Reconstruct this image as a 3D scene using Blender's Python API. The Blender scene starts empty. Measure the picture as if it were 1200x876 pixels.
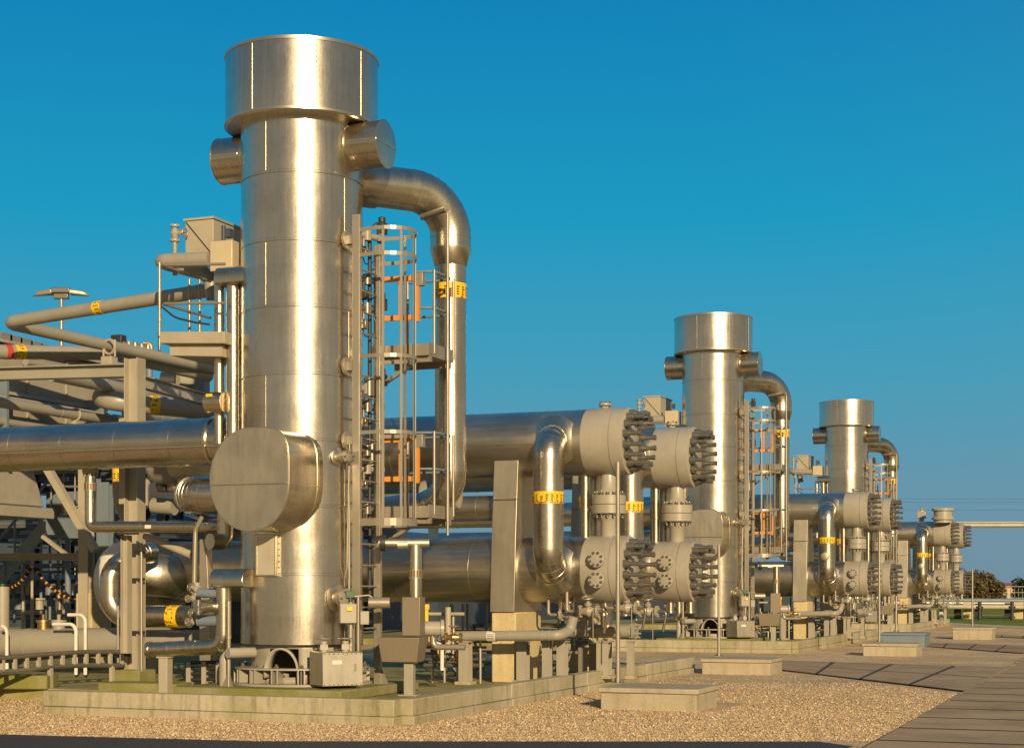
import bpy, bmesh, math, random
from mathutils import Vector, Matrix
random.seed(7)
R = math.radians
sc = bpy.context.scene
COL = sc.collection
PI = math.pi

# ------------------------------------------------------------------ camera frame (used for measuring the photograph)
A = R(21.3); CA, SA = math.cos(A), math.sin(A)
F = 1900.0; HZ = 690.0; CH = 1.6
def rd(r, d, z=0.0): return Vector((r*CA - d*SA, r*SA + d*CA, z))
def P(px, py, Y=None, X=None, z=None, d=None):
    k = (px-600.0)/F
    if d is None:
        if Y is not None: d = Y/(k*SA + CA)
        elif X is not None: d = X/(k*CA - SA)
        else: d = (CH - z)*F/(py - HZ)
    return rd(k*d, d, CH + (HZ-py)*d/F)
TX, TY = -10.84, 19.82
def L(x, y, z=0.0): return Vector((TX+x, TY+y, z))

# ------------------------------------------------------------------ mesh builder
def frame(ax):
    ax = Vector(ax).normalized()
    up = Vector((0,0,1)) if abs(ax.z) < 0.95 else Vector((0,1,0))
    u = up.cross(ax).normalized(); v = ax.cross(u).normalized()
    return ax, u, v

def fillet(pts, rad):
    """path as segments: ('l',p,q) or ('a',centre,u,v,R,angle)"""
    pts = [Vector(p) for p in pts]; segs = []; cur = pts[0]
    for i in range(1, len(pts)-1):
        a = (pts[i]-pts[i-1]).normalized(); b = (pts[i+1]-pts[i]).normalized()
        ang = a.angle(b)
        if ang < 1e-3: continue
        r_ = rad[i-1] if isinstance(rad, (list,tuple)) else rad
        t = r_*math.tan(ang/2)
        p0 = pts[i]-a*t; p1 = pts[i]+b*t
        n = (b - a*a.dot(b)).normalized(); c = p0+n*r_
        if (p0-cur).length > 1e-4: segs.append(('l', cur, p0))
        segs.append(('a', c, -n, a, r_, ang)); cur = p1
    if (pts[-1]-cur).length > 1e-4: segs.append(('l', cur, pts[-1]))
    return segs
def seglen(s): return (s[2]-s[1]).length if s[0]=='l' else s[4]*s[5]
def segeval(s, t):
    if s[0]=='l':
        d = (s[2]-s[1]).normalized(); return s[1]+d*t, d
    th = t/s[4]
    return s[1]+(s[2]*math.cos(th)+s[3]*math.sin(th))*s[4], (-s[2]*math.sin(th)+s[3]*math.cos(th))

class MB:
    def __init__(s): s.v=[]; s.f=[]; s.flat=set()
    def add(s, vs, fs):
        o=len(s.v); s.v += [Vector(v) for v in vs]; s.f += [tuple(i+o for i in f) for f in fs]; return s
    def box(s, c, size, rz=0.0, ry=0.0, rx=0.0):
        m = Matrix.Rotation(rz,3,'Z') @ Matrix.Rotation(ry,3,'Y') @ Matrix.Rotation(rx,3,'X')
        x,y,z = [k/2 for k in size]; c=Vector(c)
        vs=[c+m@Vector((i*x,j*y,k*z)) for k in(-1,1) for j in(-1,1) for i in(-1,1)]
        return s.add(vs,[(0,2,3,1),(4,5,7,6),(0,1,5,4),(2,6,7,3),(0,4,6,2),(1,3,7,5)])
    def hexa(s, vs):   # 4 bottom (ccw) + 4 top
        return s.add(vs,[(3,2,1,0),(4,5,6,7),(0,1,5,4),(1,2,6,5),(2,3,7,6),(3,0,4,7)])
    def prism(s, poly, vec):
        n=len(poly); vec=Vector(vec)
        vs=[Vector(p) for p in poly]+[Vector(p)+vec for p in poly]
        return s.add(vs,[tuple(reversed(range(n))),tuple(range(n,2*n))]+[(i,(i+1)%n,n+(i+1)%n,n+i) for i in range(n)])
    def lathe(s, prof, o, ax, n=32, caps=True):
        """prof: list of (dist along axis, radius)"""
        o=Vector(o); ax,u,v=frame(ax); vs=[]; fs=[]
        for t,r in prof:
            for k in range(n):
                a=2*PI*k/n; vs.append(o+ax*t+(u*math.cos(a)+v*math.sin(a))*r)
        for i in range(len(prof)-1):
            for k in range(n):
                k2=(k+1)%n; fs.append((i*n+k,i*n+k2,(i+1)*n+k2,(i+1)*n+k))
        if caps:
            if prof[0][1]>1e-5: fs.append(tuple(reversed(range(n))))
            if prof[-1][1]>1e-5: m=(len(prof)-1)*n; fs.append(tuple(m+k for k in range(n)))
        return s.add(vs,fs)
    def cyl(s, p0, p1, r0, r1=None, n=20, caps=True):
        p0=Vector(p0); p1=Vector(p1); r1=r0 if r1 is None else r1
        return s.lathe([(0,r0),((p1-p0).length,r1)],p0,p1-p0,n,caps)
    def bar(s, p0, p1, w, h, roll=0.0):
        p0=Vector(p0); p1=Vector(p1); ax,u,v=frame(p1-p0)
        if roll:
            u,v = u*math.cos(roll)+v*math.sin(roll), v*math.cos(roll)-u*math.sin(roll)
        a=u*(w/2); b=v*(h/2)
        return s.hexa([p0-a-b,p0+a-b,p0+a+b,p0-a+b,p1-a-b,p1+a-b,p1+a+b,p1-a+b])
    def ibeam(s, p0, p1, w, h, t=0.014, roll=0.0):
        p0=Vector(p0); p1=Vector(p1); ax,u,v=frame(p1-p0)
        if roll: u,v = u*math.cos(roll)+v*math.sin(roll), v*math.cos(roll)-u*math.sin(roll)
        W=w/2;H=h/2;T=t/2
        sec=[(-W,-H),(W,-H),(W,-H+t),(T,-H+t),(T,H-t),(W,H-t),(W,H),(-W,H),(-W,H-t),(-T,H-t),(-T,-H+t),(-W,-H+t)]
        return s.prism([p0+u*a+v*b for a,b in sec],p1-p0)
    def tube(s, pts, r, n=20, bend=0.2, arcn=10, seams=None, bead=0.006, bw=0.025, caps=True, gores=0, radf=None):
        """swept tube; seams = list of path distances where a raised bead sits; gores = number of mitred gores per bend"""
        segs=fillet(pts,bend); st=[]; tot=0.0
        marks=[]
        for g in segs:
            ln=seglen(g)
            if g[0]=='l': st += [(tot,0.0),(tot+ln,0.0)]
            else:
                st += [(tot+ln*k/arcn,0.0) for k in range(arcn+1)]
                if gores:
                    marks += [tot+ln*k/gores for k in range(gores+1)]
            tot+=ln
        if seams is not None:
            marks += list(seams if isinstance(seams,(list,tuple)) else [k*seams for k in range(1,int(tot/seams)+1)])
        for m in marks:
            if bw < m < tot-bw: st += [(m-bw*0.5-0.002,0.0),(m-bw*0.5,bead),(m+bw*0.5,bead),(m+bw*0.5+0.002,0.0)]
        st=[q for q in st if not any(abs(q[0]-m)<bw*0.5 and q[1]==0.0 for m in marks)]
        st.sort(key=lambda q:q[0])
        out=[]; 
        for q in st:
            if out and q[0]-out[-1][0]<5e-4: continue
            out.append(q)
        vs=[]; fs=[]; pu=None; last=None
        for t,dr in out:
            acc=0.0; 
            for g in segs:
                ln=seglen(g)
                if t<=acc+ln+1e-6: break
                acc+=ln
            c,tg=segeval(g,min(max(t-acc,0),ln)); tg=tg.normalized()
            if pu is None: _,u,v=frame(tg)
            else:
                u=(pu-tg*pu.dot(tg)).normalized(); v=tg.cross(u).normalized()
            pu=u; rr=(radf(t) if radf else r)+dr
            for k in range(n):
                a=2*PI*k/n; vs.append(c+(u*math.cos(a)+v*math.sin(a))*rr)
        m=len(out)
        for i in range(m-1):
            for k in range(n):
                k2=(k+1)%n; fs.append((i*n+k,i*n+k2,(i+1)*n+k2,(i+1)*n+k))
        if caps: fs += [tuple(reversed(range(n))), tuple((m-1)*n+k for k in range(n))]
        return s.add(vs,fs)
    def flange(s, c, ax, r, t, nb=8, br=0.016, bl=0.05):
        ax=Vector(ax).normalized(); c=Vector(c)
        s.cyl(c-ax*t/2,c+ax*t/2,r,n=24)
        _,u,v=frame(ax)
        for k in range(nb):
            a=2*PI*(k+.5)/nb; p=c+(u*math.cos(a)+v*math.sin(a))*(r*0.8)
            s.cyl(p-ax*(t/2+bl),p+ax*(t/2+bl),br,n=6)
        return s
    def ring(s, c, ax, rmaj, rmin, n=20, m=8):
        c=Vector(c); ax,u,v=frame(ax); vs=[];fs=[]
        for i in range(n):
            a=2*PI*i/n; e=u*math.cos(a)+v*math.sin(a)
            for j in range(m):
                b=2*PI*j/m; vs.append(c+e*(rmaj+rmin*math.cos(b))+ax*(rmin*math.sin(b)))
        for i in range(n):
            for j in range(m):
                fs.append((i*m+j,((i+1)%n)*m+j,((i+1)%n)*m+(j+1)%m,i*m+(j+1)%m))
        return s.add(vs,fs)
    def build(s, name, mat, parent=None, bevel=0.0, smooth=38):
        off=Vector((0,0,0))
        if parent is not None:
            q=parent
            while q is not None: off+=q.location; q=q.parent
        me=bpy.data.meshes.new(name)
        me.from_pydata([tuple(v-off) for v in s.v],[],s.f); me.validate(); 
        bm=bmesh.new(); bm.from_mesh(me); bmesh.ops.recalc_face_normals(bm,faces=bm.faces); bm.to_mesh(me); bm.free()
        me.polygons.foreach_set('use_smooth',[True]*len(me.polygons))
        me.set_sharp_from_angle(angle=R(smooth))
        me.materials.append(mat)
        o=bpy.data.objects.new(name,me); COL.objects.link(o)
        if parent is not None: o.parent=parent
        if bevel:
            b=o.modifiers.new('bevel','BEVEL'); b.width=bevel; b.segments=2; b.limit_method='ANGLE'; b.angle_limit=R(50)
        return o

def tag(o,label=None,cat=None,group=None,kind=None):
    if label: o['label']=label
    if cat: o['category']=cat
    if group: o['group']=group
    if kind: o['kind']=kind
    return o
def thing(name,label,cat,loc,group=None):
    o=bpy.data.objects.new(name,None); COL.objects.link(o); o.location=Vector(loc); o.empty_display_size=.2
    return tag(o,label,cat,group)
def children(o): return [c for c in bpy.data.objects if c.parent is o]
KIDS={}
def copy_tree(o,parent=None):
    c=o.copy(); COL.objects.link(c)
    if parent is not None: c.parent=parent
    for ch in KIDS.get(o.name,[]): copy_tree(ch,c)
    return c
ENDS=['at the nearest tower','at the middle tower','at the farthest tower']
UNIT=[]
def uthing(name,label,cat,loc,group,keep=(0,1,2)):
    """a thing that recurs at each of the three towers; the label gets its ending per tower"""
    o=thing(name,label+' '+ENDS[0],cat,loc,group); UNIT.append((o,label,keep)); return o
def ustruct(o): UNIT.append((o,None,(0,1,2))); o['kind']='structure'; return o

# ------------------------------------------------------------------ materials
class NT:
    def __init__(s,name):
        s.m=bpy.data.materials.new(name); s.m.use_nodes=True; s.t=s.m.node_tree; s.t.nodes.clear()
        s.out=s.n('ShaderNodeOutputMaterial'); s.b=s.n('ShaderNodeBsdfPrincipled'); s.l(s.b.outputs[0],s.out.inputs[0])
        tc=s.n('ShaderNodeTexCoord'); oi=s.n('ShaderNodeObjectInfo')
        ad=s.n('ShaderNodeVectorMath'); ad.operation='ADD'; s.l(tc.outputs['Object'],ad.inputs[0])
        mu=s.n('ShaderNodeVectorMath'); mu.operation='SCALE'; mu.inputs[0].default_value=(37,53,71); s.l(oi.outputs['Random'],mu.inputs['Scale'])
        s.l(mu.outputs[0],ad.inputs[1]); s.co=ad.outputs[0]; s.raw=tc.outputs['Object']; s.rnd=oi.outputs['Random']
    def n(s,t): return s.t.nodes.new(t)
    def l(s,a,b): s.t.links.new(a,b)
    def noise(s,scale,detail=4,rough=.55,stretch=None,src=None):
        src=src or s.co
        if stretch:
            mp=s.n('ShaderNodeMapping'); mp.inputs['Scale'].default_value=stretch; s.l(src,mp.inputs[0]); src=mp.outputs[0]
        q=s.n('ShaderNodeTexNoise'); q.inputs['Scale'].default_value=scale; q.inputs['Detail'].default_value=detail; q.inputs['Roughness'].default_value=rough
        s.l(src,q.inputs['Vector']); return q.outputs['Fac']
    def vor(s,scale,feat='F1',src=None,out='Distance'):
        q=s.n('ShaderNodeTexVoronoi'); q.feature=feat; q.inputs['Scale'].default_value=scale; s.l(src or s.co,q.inputs['Vector']); return q.outputs[out]
    def ramp(s,fac,stops,interp='LINEAR'):
        q=s.n('ShaderNodeValToRGB'); q.color_ramp.interpolation=interp
        e=q.color_ramp.elements
        while len(e)<len(stops): e.new(0.5)
        for k,(p,c) in enumerate(stops):
            e[k].position=p; e[k].color=(c,c,c,1) if not isinstance(c,(tuple,list)) else (*c,1)
        s.l(fac,q.inputs[0]); return q.outputs[0]
    def mix(s,fac,a,b,mode='MIX'):
        q=s.n('ShaderNodeMix'); q.data_type='RGBA'; q.blend_type=mode
        for i,x in ((0,fac),(6,a),(7,b)):
            if isinstance(x,(int,float)): q.inputs[i].default_value=x
            elif isinstance(x,(tuple,list)): q.inputs[i].default_value=(*x,1)
            else: s.l(x,q.inputs[i])
        return q.outputs[2]
    def mr(s,v,a,b,c,d):
        q=s.n('ShaderNodeMapRange'); s.l(v,q.inputs[0])
        for i,x in enumerate((a,b,c,d)): q.inputs[i+1].default_value=x
        return q.outputs[0]
    def bump(s,h,strength,dist=.01,prev=None):
        q=s.n('ShaderNodeBump'); q.inputs['Strength'].default_value=strength; q.inputs['Distance'].default_value=dist
        s.l(h,q.inputs['Height']); 
        if prev is not None: s.l(prev,q.inputs['Normal'])
        return q.outputs[0]
    def set(s,**k):
        names={'col':'Base Color','rough':'Roughness','metal':'Metallic','nrm':'Normal','spec':'Specular IOR Level'}
        for a,x in k.items():
            i=s.b.inputs[names[a]]
            if isinstance(x,(int,float)): i.default_value=x
            elif isinstance(x,(tuple,list)): i.default_value=(*x,1)
            else: s.l(x,i)
        return s

def clad(name,base,rough=.3,axis=2,pitch=.92,stretch=(6,6,.35),wav=.35,var=.1):
    s=NT(name)
    sep=s.n('ShaderNodeSeparateXYZ'); s.l(s.raw,sep.inputs[0])
    dv=s.n('ShaderNodeMath'); dv.operation='DIVIDE'; dv.inputs[1].default_value=pitch; s.l(sep.outputs[axis],dv.inputs[0])
    fl=s.n('ShaderNodeMath'); fl.operation='FLOOR'; s.l(dv.outputs[0],fl.inputs[0])
    ad=s.n('ShaderNodeMath'); ad.operation='ADD'; s.l(fl.outputs[0],ad.inputs[0]); s.l(s.rnd,ad.inputs[1])
    wn=s.n('ShaderNodeTexWhiteNoise'); wn.noise_dimensions='1D'; s.l(ad.outputs[0],wn.inputs['W'])
    streak=s.noise(3.0,5,.6,stretch); blot=s.noise(1.7,4,.6); fine=s.noise(60,3,.6,tuple(k for k in stretch))
    f=s.mix(.5,streak,blot)
    b2=tuple(min(1,k*(1+var*.9)) for k in base); b1=tuple(k*(1-var*1.7) for k in base)
    c=s.ramp(f,[(.3,b1),(.7,b2)])
    tint=s.ramp(wn.outputs['Value'],[(0,(1,.97,.9)),(.5,(.86,.86,.86)),(1,(.95,.97,1.0))])
    c=s.mix(.8,c,tint,'MULTIPLY')
    fr_=s.n('ShaderNodeMath'); fr_.operation='FRACT'; s.l(dv.outputs[0],fr_.inputs[0])
    run=s.mix(1.0,s.ramp(fr_.outputs[0],[(.45,0.0),(1.0,1.0)]),s.ramp(s.noise(9,4,.6,stretch),[(.52,0.0),(.7,.55)]),'MULTIPLY')
    c=s.mix(run,c,tuple(k*.55 for k in base))
    c=s.mix(s.ramp(s.noise(.9,6,.7),[(.55,0.0),(.75,.35)]),c,tuple(k*.6 for k in base))
    rg=s.mr(s.mix(.5,f,fine),.3,.7,rough-.06,rough+.12)
    h=s.noise(1.3,2,.5); n1=s.bump(h,wav,.03); n2=s.bump(fine,.05,.002,n1)
    return s.set(col=c,rough=rg,metal=1.0,nrm=n2).m
def paint(name,base,rough=.45,dirt=(.16,.13,.08),amt=.35,metal=0.0,scale=2.0):
    s=NT(name)
    d=s.noise(scale,6,.65); st=s.noise(5,4,.6,(5,5,.4))
    c=s.mix(s.ramp(d,[(.45,0.0),(.8,amt)]),base,dirt)
    c=s.mix(s.ramp(st,[(.4,0.0),(.75,.25)]),c,tuple(k*.75 for k in base))
    n=s.bump(s.noise(35,3,.6),.08,.004)
    return s.set(col=c,rough=s.mr(d,.3,.7,rough-.07,rough+.1),metal=metal,nrm=n).m
def plain(name,base,rough=.5,metal=0.0):
    s=NT(name); c=s.mix(s.ramp(s.noise(6,5,.6),[(.35,0.0),(.75,.5)]),base,tuple(k*.7 for k in base))
    return s.set(col=c,rough=rough,metal=metal).m
def concrete(name,base,moss=.0,stain=.4):
    s=NT(name)
    d=s.noise(1.1,7,.65); f=s.noise(25,5,.7); dr=s.noise(2.2,5,.65,(4,4,.35))
    c=s.mix(s.ramp(d,[(.35,0.0),(.75,.7)]),base,tuple(k*.62 for k in base))
    c=s.mix(s.ramp(dr,[(.5,0.0),(.72,stain)]),c,(.13,.105,.07))
    c=s.mix(s.ramp(f,[(.4,0.0),(.7,.35)]),c,tuple(min(1,k*1.25) for k in base))
    if moss:
        mo=s.noise(.9,7,.7)
        c=s.mix(s.ramp(mo,[(.52-moss*.25,0.0),(.68-moss*.1,moss)]),c,s.mix(f,(.12,.135,.016),(.23,.22,.04)))
    n=s.bump(f,.35,.006)
    return s.set(col=c,rough=.88,nrm=n).m

M={}
AL=(.69,.64,.545)
M['tower']=clad('tower_cladding',AL,.22,2,.94,wav=.3)
M['clad_x']=clad('vessel_cladding',(.66,.605,.51),.36,0,1.3,(.35,6,6),.3,.12)
M['clad_pipe']=clad('pipe_cladding',(.67,.605,.49),.25,2,.9,(3,3,.5),.22)
M['clad_big']=clad('large_pipe_cladding',(.62,.58,.52),.24,0,.93,(.35,6,6),.35,.12)
M['clad_flat']=clad('flat_cladding',(.63,.585,.485),.48,2,4,(3,3,.5),.25,.1)
M['seam']=plain('seam_metal',(.72,.64,.5),.3,1.0)
M['joint']=plain('joint_soil',(.06,.042,.028),.95)
M['dark_seam']=plain('dark_joint',(.05,.045,.04),.6)
M['grey']=paint('warm_grey_paint',(.37,.345,.29),.36,amt=.45)
M['grey2']=paint('pipe_grey_paint',(.33,.31,.26),.4,amt=.35)
M['beige']=paint('beige_steel_paint',(.41,.37,.285),.5,amt=.4)
M['galv']=paint('galvanised_steel',(.38,.345,.285),.42,(.15,.13,.09),.5,.5)
M['stud']=paint('stud_bolt_steel',(.25,.235,.20),.32,(.06,.045,.03),.5,.65)
M['cooler']=paint('cooler_grey_beige',(.37,.345,.29),.55,amt=.5)
M['stair']=paint('pale_blue_grey_steel',(.27,.33,.38),.5,(.1,.09,.07),.3)  # blue shade on the stair is put into this colour
M['cream']=paint('cream_sheet',(.62,.53,.36),.4,amt=.15,metal=.2)  # sun glare on the metal box painted in as a cream tone
M['brownsheet']=paint('dull_brown_sheet',(.26,.215,.155),.5,amt=.3,metal=.3)
M['dark']=plain('dark_steel',(.045,.045,.05),.5,.3)
M['bluedark']=paint('dark_blue_steel',(.055,.075,.11),.5,(.03,.03,.03),.3)
M['bluegrey']=paint('blue_grey_steel',(.17,.22,.27),.5,(.1,.09,.07),.3)  # also paints in the shade on one cabinet and one chamber
M['black']=plain('black_rubber',(.015,.015,.016),.6)
M['orange']=paint('orange_paint',(.70,.27,.04),.45,(.35,.12,.03),.35)
M['yellow']=paint('yellow_label',(.85,.55,.02),.45,(.6,.35,.03),.3)
M['red']=plain('red_label',(.55,.06,.03),.5)
M['ink']=plain('label_ink',(.13,.07,.01),.6)
M['green']=plain('green_handle',(.02,.10,.055),.45)
M['white']=paint('white_plate',(.75,.72,.66),.45)
M['brass']=plain('brass_fitting',(.55,.38,.16),.35,.9)
M['conc']=concrete('concrete',(.47,.42,.31),.0)
M['kerb']=concrete('kerb_concrete',(.46,.41,.30),.45,.8)
M['plinth']=concrete('plinth_concrete',(.60,.49,.28),.12,.22)
M['floor']=concrete('pad_floor_concrete',(.42,.36,.20),.85,.3)
M['mossy']=concrete('mossy_concrete',(.33,.30,.18),.95,.3)
M['box_conc']=concrete('chamber_concrete',(.44,.385,.28),.2,.45)

def gravel_mat():
    s=NT('gravel')
    v=s.n('ShaderNodeTexVoronoi'); v.inputs['Scale'].default_value=38; s.l(s.raw,v.inputs['Vector'])
    v2=s.n('ShaderNodeTexVoronoi'); v2.inputs['Scale'].default_value=17; s.l(s.raw,v2.inputs['Vector'])
    sep=s.n('ShaderNodeSeparateColor'); s.l(v.outputs['Color'],sep.inputs[0])
    sep2=s.n('ShaderNodeSeparateColor'); s.l(v2.outputs['Color'],sep2.inputs[0])
    c=s.ramp(sep.outputs[0],[(0,(.42,.29,.16)),(.3,(.70,.51,.30)),(.6,(.88,.67,.41)),(.85,(.80,.595,.355)),(1,(.95,.80,.57))])
    c2=s.ramp(sep2.outputs[1],[(0,(.75,.72,.7)),(1,(1.15,1.1,1.0))])
    c=s.mix(.7,c,c2,'MULTIPLY')
    big=s.noise(.35,6,.6,src=s.raw)
    c=s.mix(s.ramp(big,[(.42,0.0),(.68,.5)]),c,(.36,.27,.17))
    c=s.mix(s.ramp(s.noise(1.6,5,.65,src=s.raw),[(.5,0.0),(.7,.4)]),c,(.30,.225,.14))
    h=s.mix(.45,v.outputs['Distance'],v2.outputs['Distance'])
    q=s.n('ShaderNodeMath'); q.operation='SUBTRACT'; q.inputs[0].default_value=1; s.l(h,q.inputs[1])
    n=s.bump(q.outputs[0],.6,.03)
    return s.set(col=c,rough=.95,nrm=n,spec=.1).m
M['gravel']=gravel_mat()
def grass_mat():
    s=NT('grass')
    c=s.ramp(s.noise(.25,8,.7,src=s.raw),[(.3,(.13,.17,.02)),(.55,(.22,.25,.03)),(.75,(.33,.32,.05))])
    return s.set(col=c,rough=.95,nrm=s.bump(s.noise(6,6,.7,src=s.raw),.7,.08),spec=.15).m
M['grass']=grass_mat()
def slab_mat():
    s=NT('paving_slab')
    c=s.ramp(s.noise(.8,7,.65),[(.3,(.27,.19,.115)),(.55,(.42,.305,.185)),(.75,(.52,.385,.24))])
    f=s.noise(30,5,.7)
    c=s.mix(s.ramp(f,[(.45,0.0),(.7,.4)]),c,(.55,.42,.27))
    tint=s.ramp(s.rnd,[(0,(.82,.82,.82)),(1,(1.1,1.1,1.1))]); c=s.mix(1.0,c,tint,'MULTIPLY')
    return s.set(col=c,rough=.92,nrm=s.bump(f,.3,.005),spec=.12).m
M['slab']=slab_mat()
def shaded_asphalt_mat():  # near-black tone holds the shade lying on this strip
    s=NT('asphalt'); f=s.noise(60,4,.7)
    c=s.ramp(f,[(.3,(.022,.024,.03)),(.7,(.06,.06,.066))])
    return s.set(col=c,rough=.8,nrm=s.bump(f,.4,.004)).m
M['asphalt']=shaded_asphalt_mat()
def leaf_mat(name,a,b):
    s=NT(name); g=s.n('ShaderNodeNewGeometry')
    c=s.ramp(g.outputs['Random Per Island'],[(0,a),(1,b)]); return s.set(col=c,rough=.8).m
M['leaf']=leaf_mat('olive_foliage',(.10,.078,.03),(.17,.13,.05))
M['leaf2']=leaf_mat('dark_foliage',(.02,.035,.015),(.05,.07,.02))
M['bark']=plain('bark',(.09,.065,.04),.9)

# ------------------------------------------------------------------ small reusable pieces
def label_band(parent,c,ax,r,w,marks=9,red=True):
    """yellow pipe marker wrapped round a pipe, with dark lettering blocks and red ticks"""
    c=Vector(c); ax,u,v=frame(ax)
    b=MB(); b.lathe([(-w/2,r+.001),(-w/2,r+.004),(w/2,r+.004),(w/2,r+.001)],c,ax,28,False)
    lb=b.build('marker_band',M['yellow'],parent)
    t=MB(); q=MB()
    def patch(mb,a0,a1,t0,t1,rr):
        vs=[]
        for tt in (t0,t1):
            for k in range(3):
                a=a0+(a1-a0)*k/2; vs.append(c+ax*tt+(u*math.cos(a)+v*math.sin(a))*rr)
        mb.add(vs,[(0,1,4,3),(1,2,5,4)])
    rng=random.Random(3)
    for k in range(marks*2):
        a=2*PI*k/(marks*2); 
        for j in range(4):
            if rng.random()<.75: patch(t,a,a+PI/marks*(.25+.3*rng.random()),-w*.33+j*w*.16,-w*.33+j*w*.16+w*.1,r+.0065)
        if red and k%2: patch(q,a-.08,a+.12,-w*.5,-w*.38,r+.0065)
    t.build('lettering',M['ink'],lb)
    if red: q.build('red_tick',M['red'],lb)
    return lb
def valve_parts(root,c,ax,s=1.0,up=(0,0,1),wheel='galv',body='grey'):
    """flanged valve: body, two flanges, bonnet with handwheel"""
    c=Vector(c); ax=Vector(ax).normalized(); up=Vector(up)
    b=MB(); b.lathe([(-.12*s,.045*s),(-.07*s,.06*s),(0,.085*s),(.07*s,.06*s),(.12*s,.045*s)],c,ax,16)
    o=b.build('valve_body',M[body],root)
    for k in(-1,1):
        f=MB(); f.flange(c+ax*(k*.14*s),ax,.095*s,.03*s,6,.012*s,.02*s); f.build('flange',M[body],o)
    b=MB(); b.cyl(c,c+up*.2*s,.03*s,n=12); b.cyl(c+up*.1*s,c+up*.13*s,.055*s,n=12); b.build('bonnet',M[body],o)
    h=MB(); h.ring(c+up*.22*s,up,.085*s,.012*s,16,6)
    _,u,v=frame(up)
    for e in (u,v): h.cyl(c+up*.22*s-e*.085*s,c+up*.22*s+e*.085*s,.008*s,n=6)
    h.cyl(c+up*.18*s,c+up*.25*s,.014*s,n=8)
    h.build('handwheel',M[wheel],o)
    return o

# ================================================================== SETTING
def sheet(name,poly,z,mat,thick=None):
    b=MB()
    if thick: b.prism([(x,y,z-thick) for x,y in poly],(0,0,thick))
    else: b.add([(x,y,z) for x,y in poly],[tuple(range(len(poly)))])
    o=b.build(name,M[mat]); o['kind']='structure'; return o
sheet('ground',[(-3000,-2000),(3000,-2000),(3000,4000),(-3000,4000)],-.03,'grass')
gx=[rd(22.0,69.7),rd(20.8,79.0)]
sheet('gravel_yard',[(-70,-25),(30,-25),(30,8),(gx[0].x,gx[0].y),(gx[1].x,gx[1].y),(-20,101),(-70,101)],0.0,'gravel')
# dark strip along the bottom of the view, ground shade put into its colour
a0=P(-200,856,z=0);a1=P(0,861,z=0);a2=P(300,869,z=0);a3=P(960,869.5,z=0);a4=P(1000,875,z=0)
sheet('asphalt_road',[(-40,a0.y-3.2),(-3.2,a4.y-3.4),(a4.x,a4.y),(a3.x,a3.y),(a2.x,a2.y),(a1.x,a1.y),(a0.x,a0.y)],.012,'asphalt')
# slab path: separate slabs in one mesh, dark bed under it
def slab_run(name,x0,x1,y0,y1,sx,sy,z=.03,skip=None):
    b=MB(); n=int(round((y1-y0)/sy)); m=int(round((x1-x0)/sx)); rng=random.Random(5)
    for j in range(n):
        for i in range(m):
            xa=x0+i*sx;ya=y0+j*sy; dz=0.0
            b.box((xa+sx/2,ya+sy/2,z-.03+dz),(sx-.05,sy-.17,.06))
    o=b.build(name,M['slab']); o['kind']='structure'; return o
bed=sheet('path_bed',[(-2.80,-12),(2.6,-12),(2.6,74),(-1.4,74),(-2.50,34)],.0288,'joint')
slab_run('slab_path',-2.62,2.5,-12,60,2.56,1.62)
def poly_path(name,pts,cut):
    p=[P(x,y,z=0) for x,y in pts]
    b=MB()
    # slabs as strips between the two long edges p0->p1 and p3->p2
    n=cut
    for k in range(n):
        for j in range(2):
            def q(t,u): return p[0].lerp(p[1],t).lerp(p[3].lerp(p[2],t),u)
            g=.014; t0,t1=k/n+g*.7,(k+1)/n-g*.7; u0,u1=j/2+g,(j+1)/2-g
            v=[q(t0,u0),q(t1,u0),q(t1,u1),q(t0,u1)]
            lo=[Vector((a.x,a.y,-.02)) for a in v]; hi=[Vector((a.x,a.y,.0265)) for a in v]
            b.hexa(lo+hi)
    o=b.build(name,M['slab']); o['kind']='structure'
    sheet('path_bed',[(a.x,a.y) for a in p],.0252,'joint')
poly_path('slab_path',[(911,785),(1131,811),(1195,783.5),(911,774.5)],4)
poly_path('slab_path',[(1078,757),(1200,766),(1215,757.5),(1078,753)],4)
poly_path('slab_path',[(1150,745.5),(1225,749),(1225,746),(1150,743)],3)

# pads (structure), one per unit
fl=MB()
fl.prism([(x,y,-.2) for x,y in [(-46,19.35),(-13.17,19.35),(-13.17,17.31),(-8.24,17.31),(-8.24,30.35),(-46,30.35)]],(0,0,.37))
ustruct(fl.build('concrete_pad',M['floor']))
kb=MB(); g=.012
def kerb_run(p,q,seg):
    p=Vector(p);q=Vector(q);d=(q-p).normalized();ln=(q-p).length;n=max(1,round(ln/seg))
    for k in range(n):
        a=p+d*(ln*k/n+g*.5);e=p+d*(ln*(k+1)/n-g*.5)
        kb.bar((a.x,a.y,.20),(e.x,e.y,.20),.2,.20); kb.bar((a.x,a.y,-.05),(e.x,e.y,-.05),.235,.296)
kerb_run((-13.2,17.33,0),(-8.2,17.33,0),5.2); kerb_run((-8.17,17.45,0),(-8.17,30.4,0),3.3)
ustruct(kb.build('kerb',M['kerb'],bevel=.012))

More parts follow.
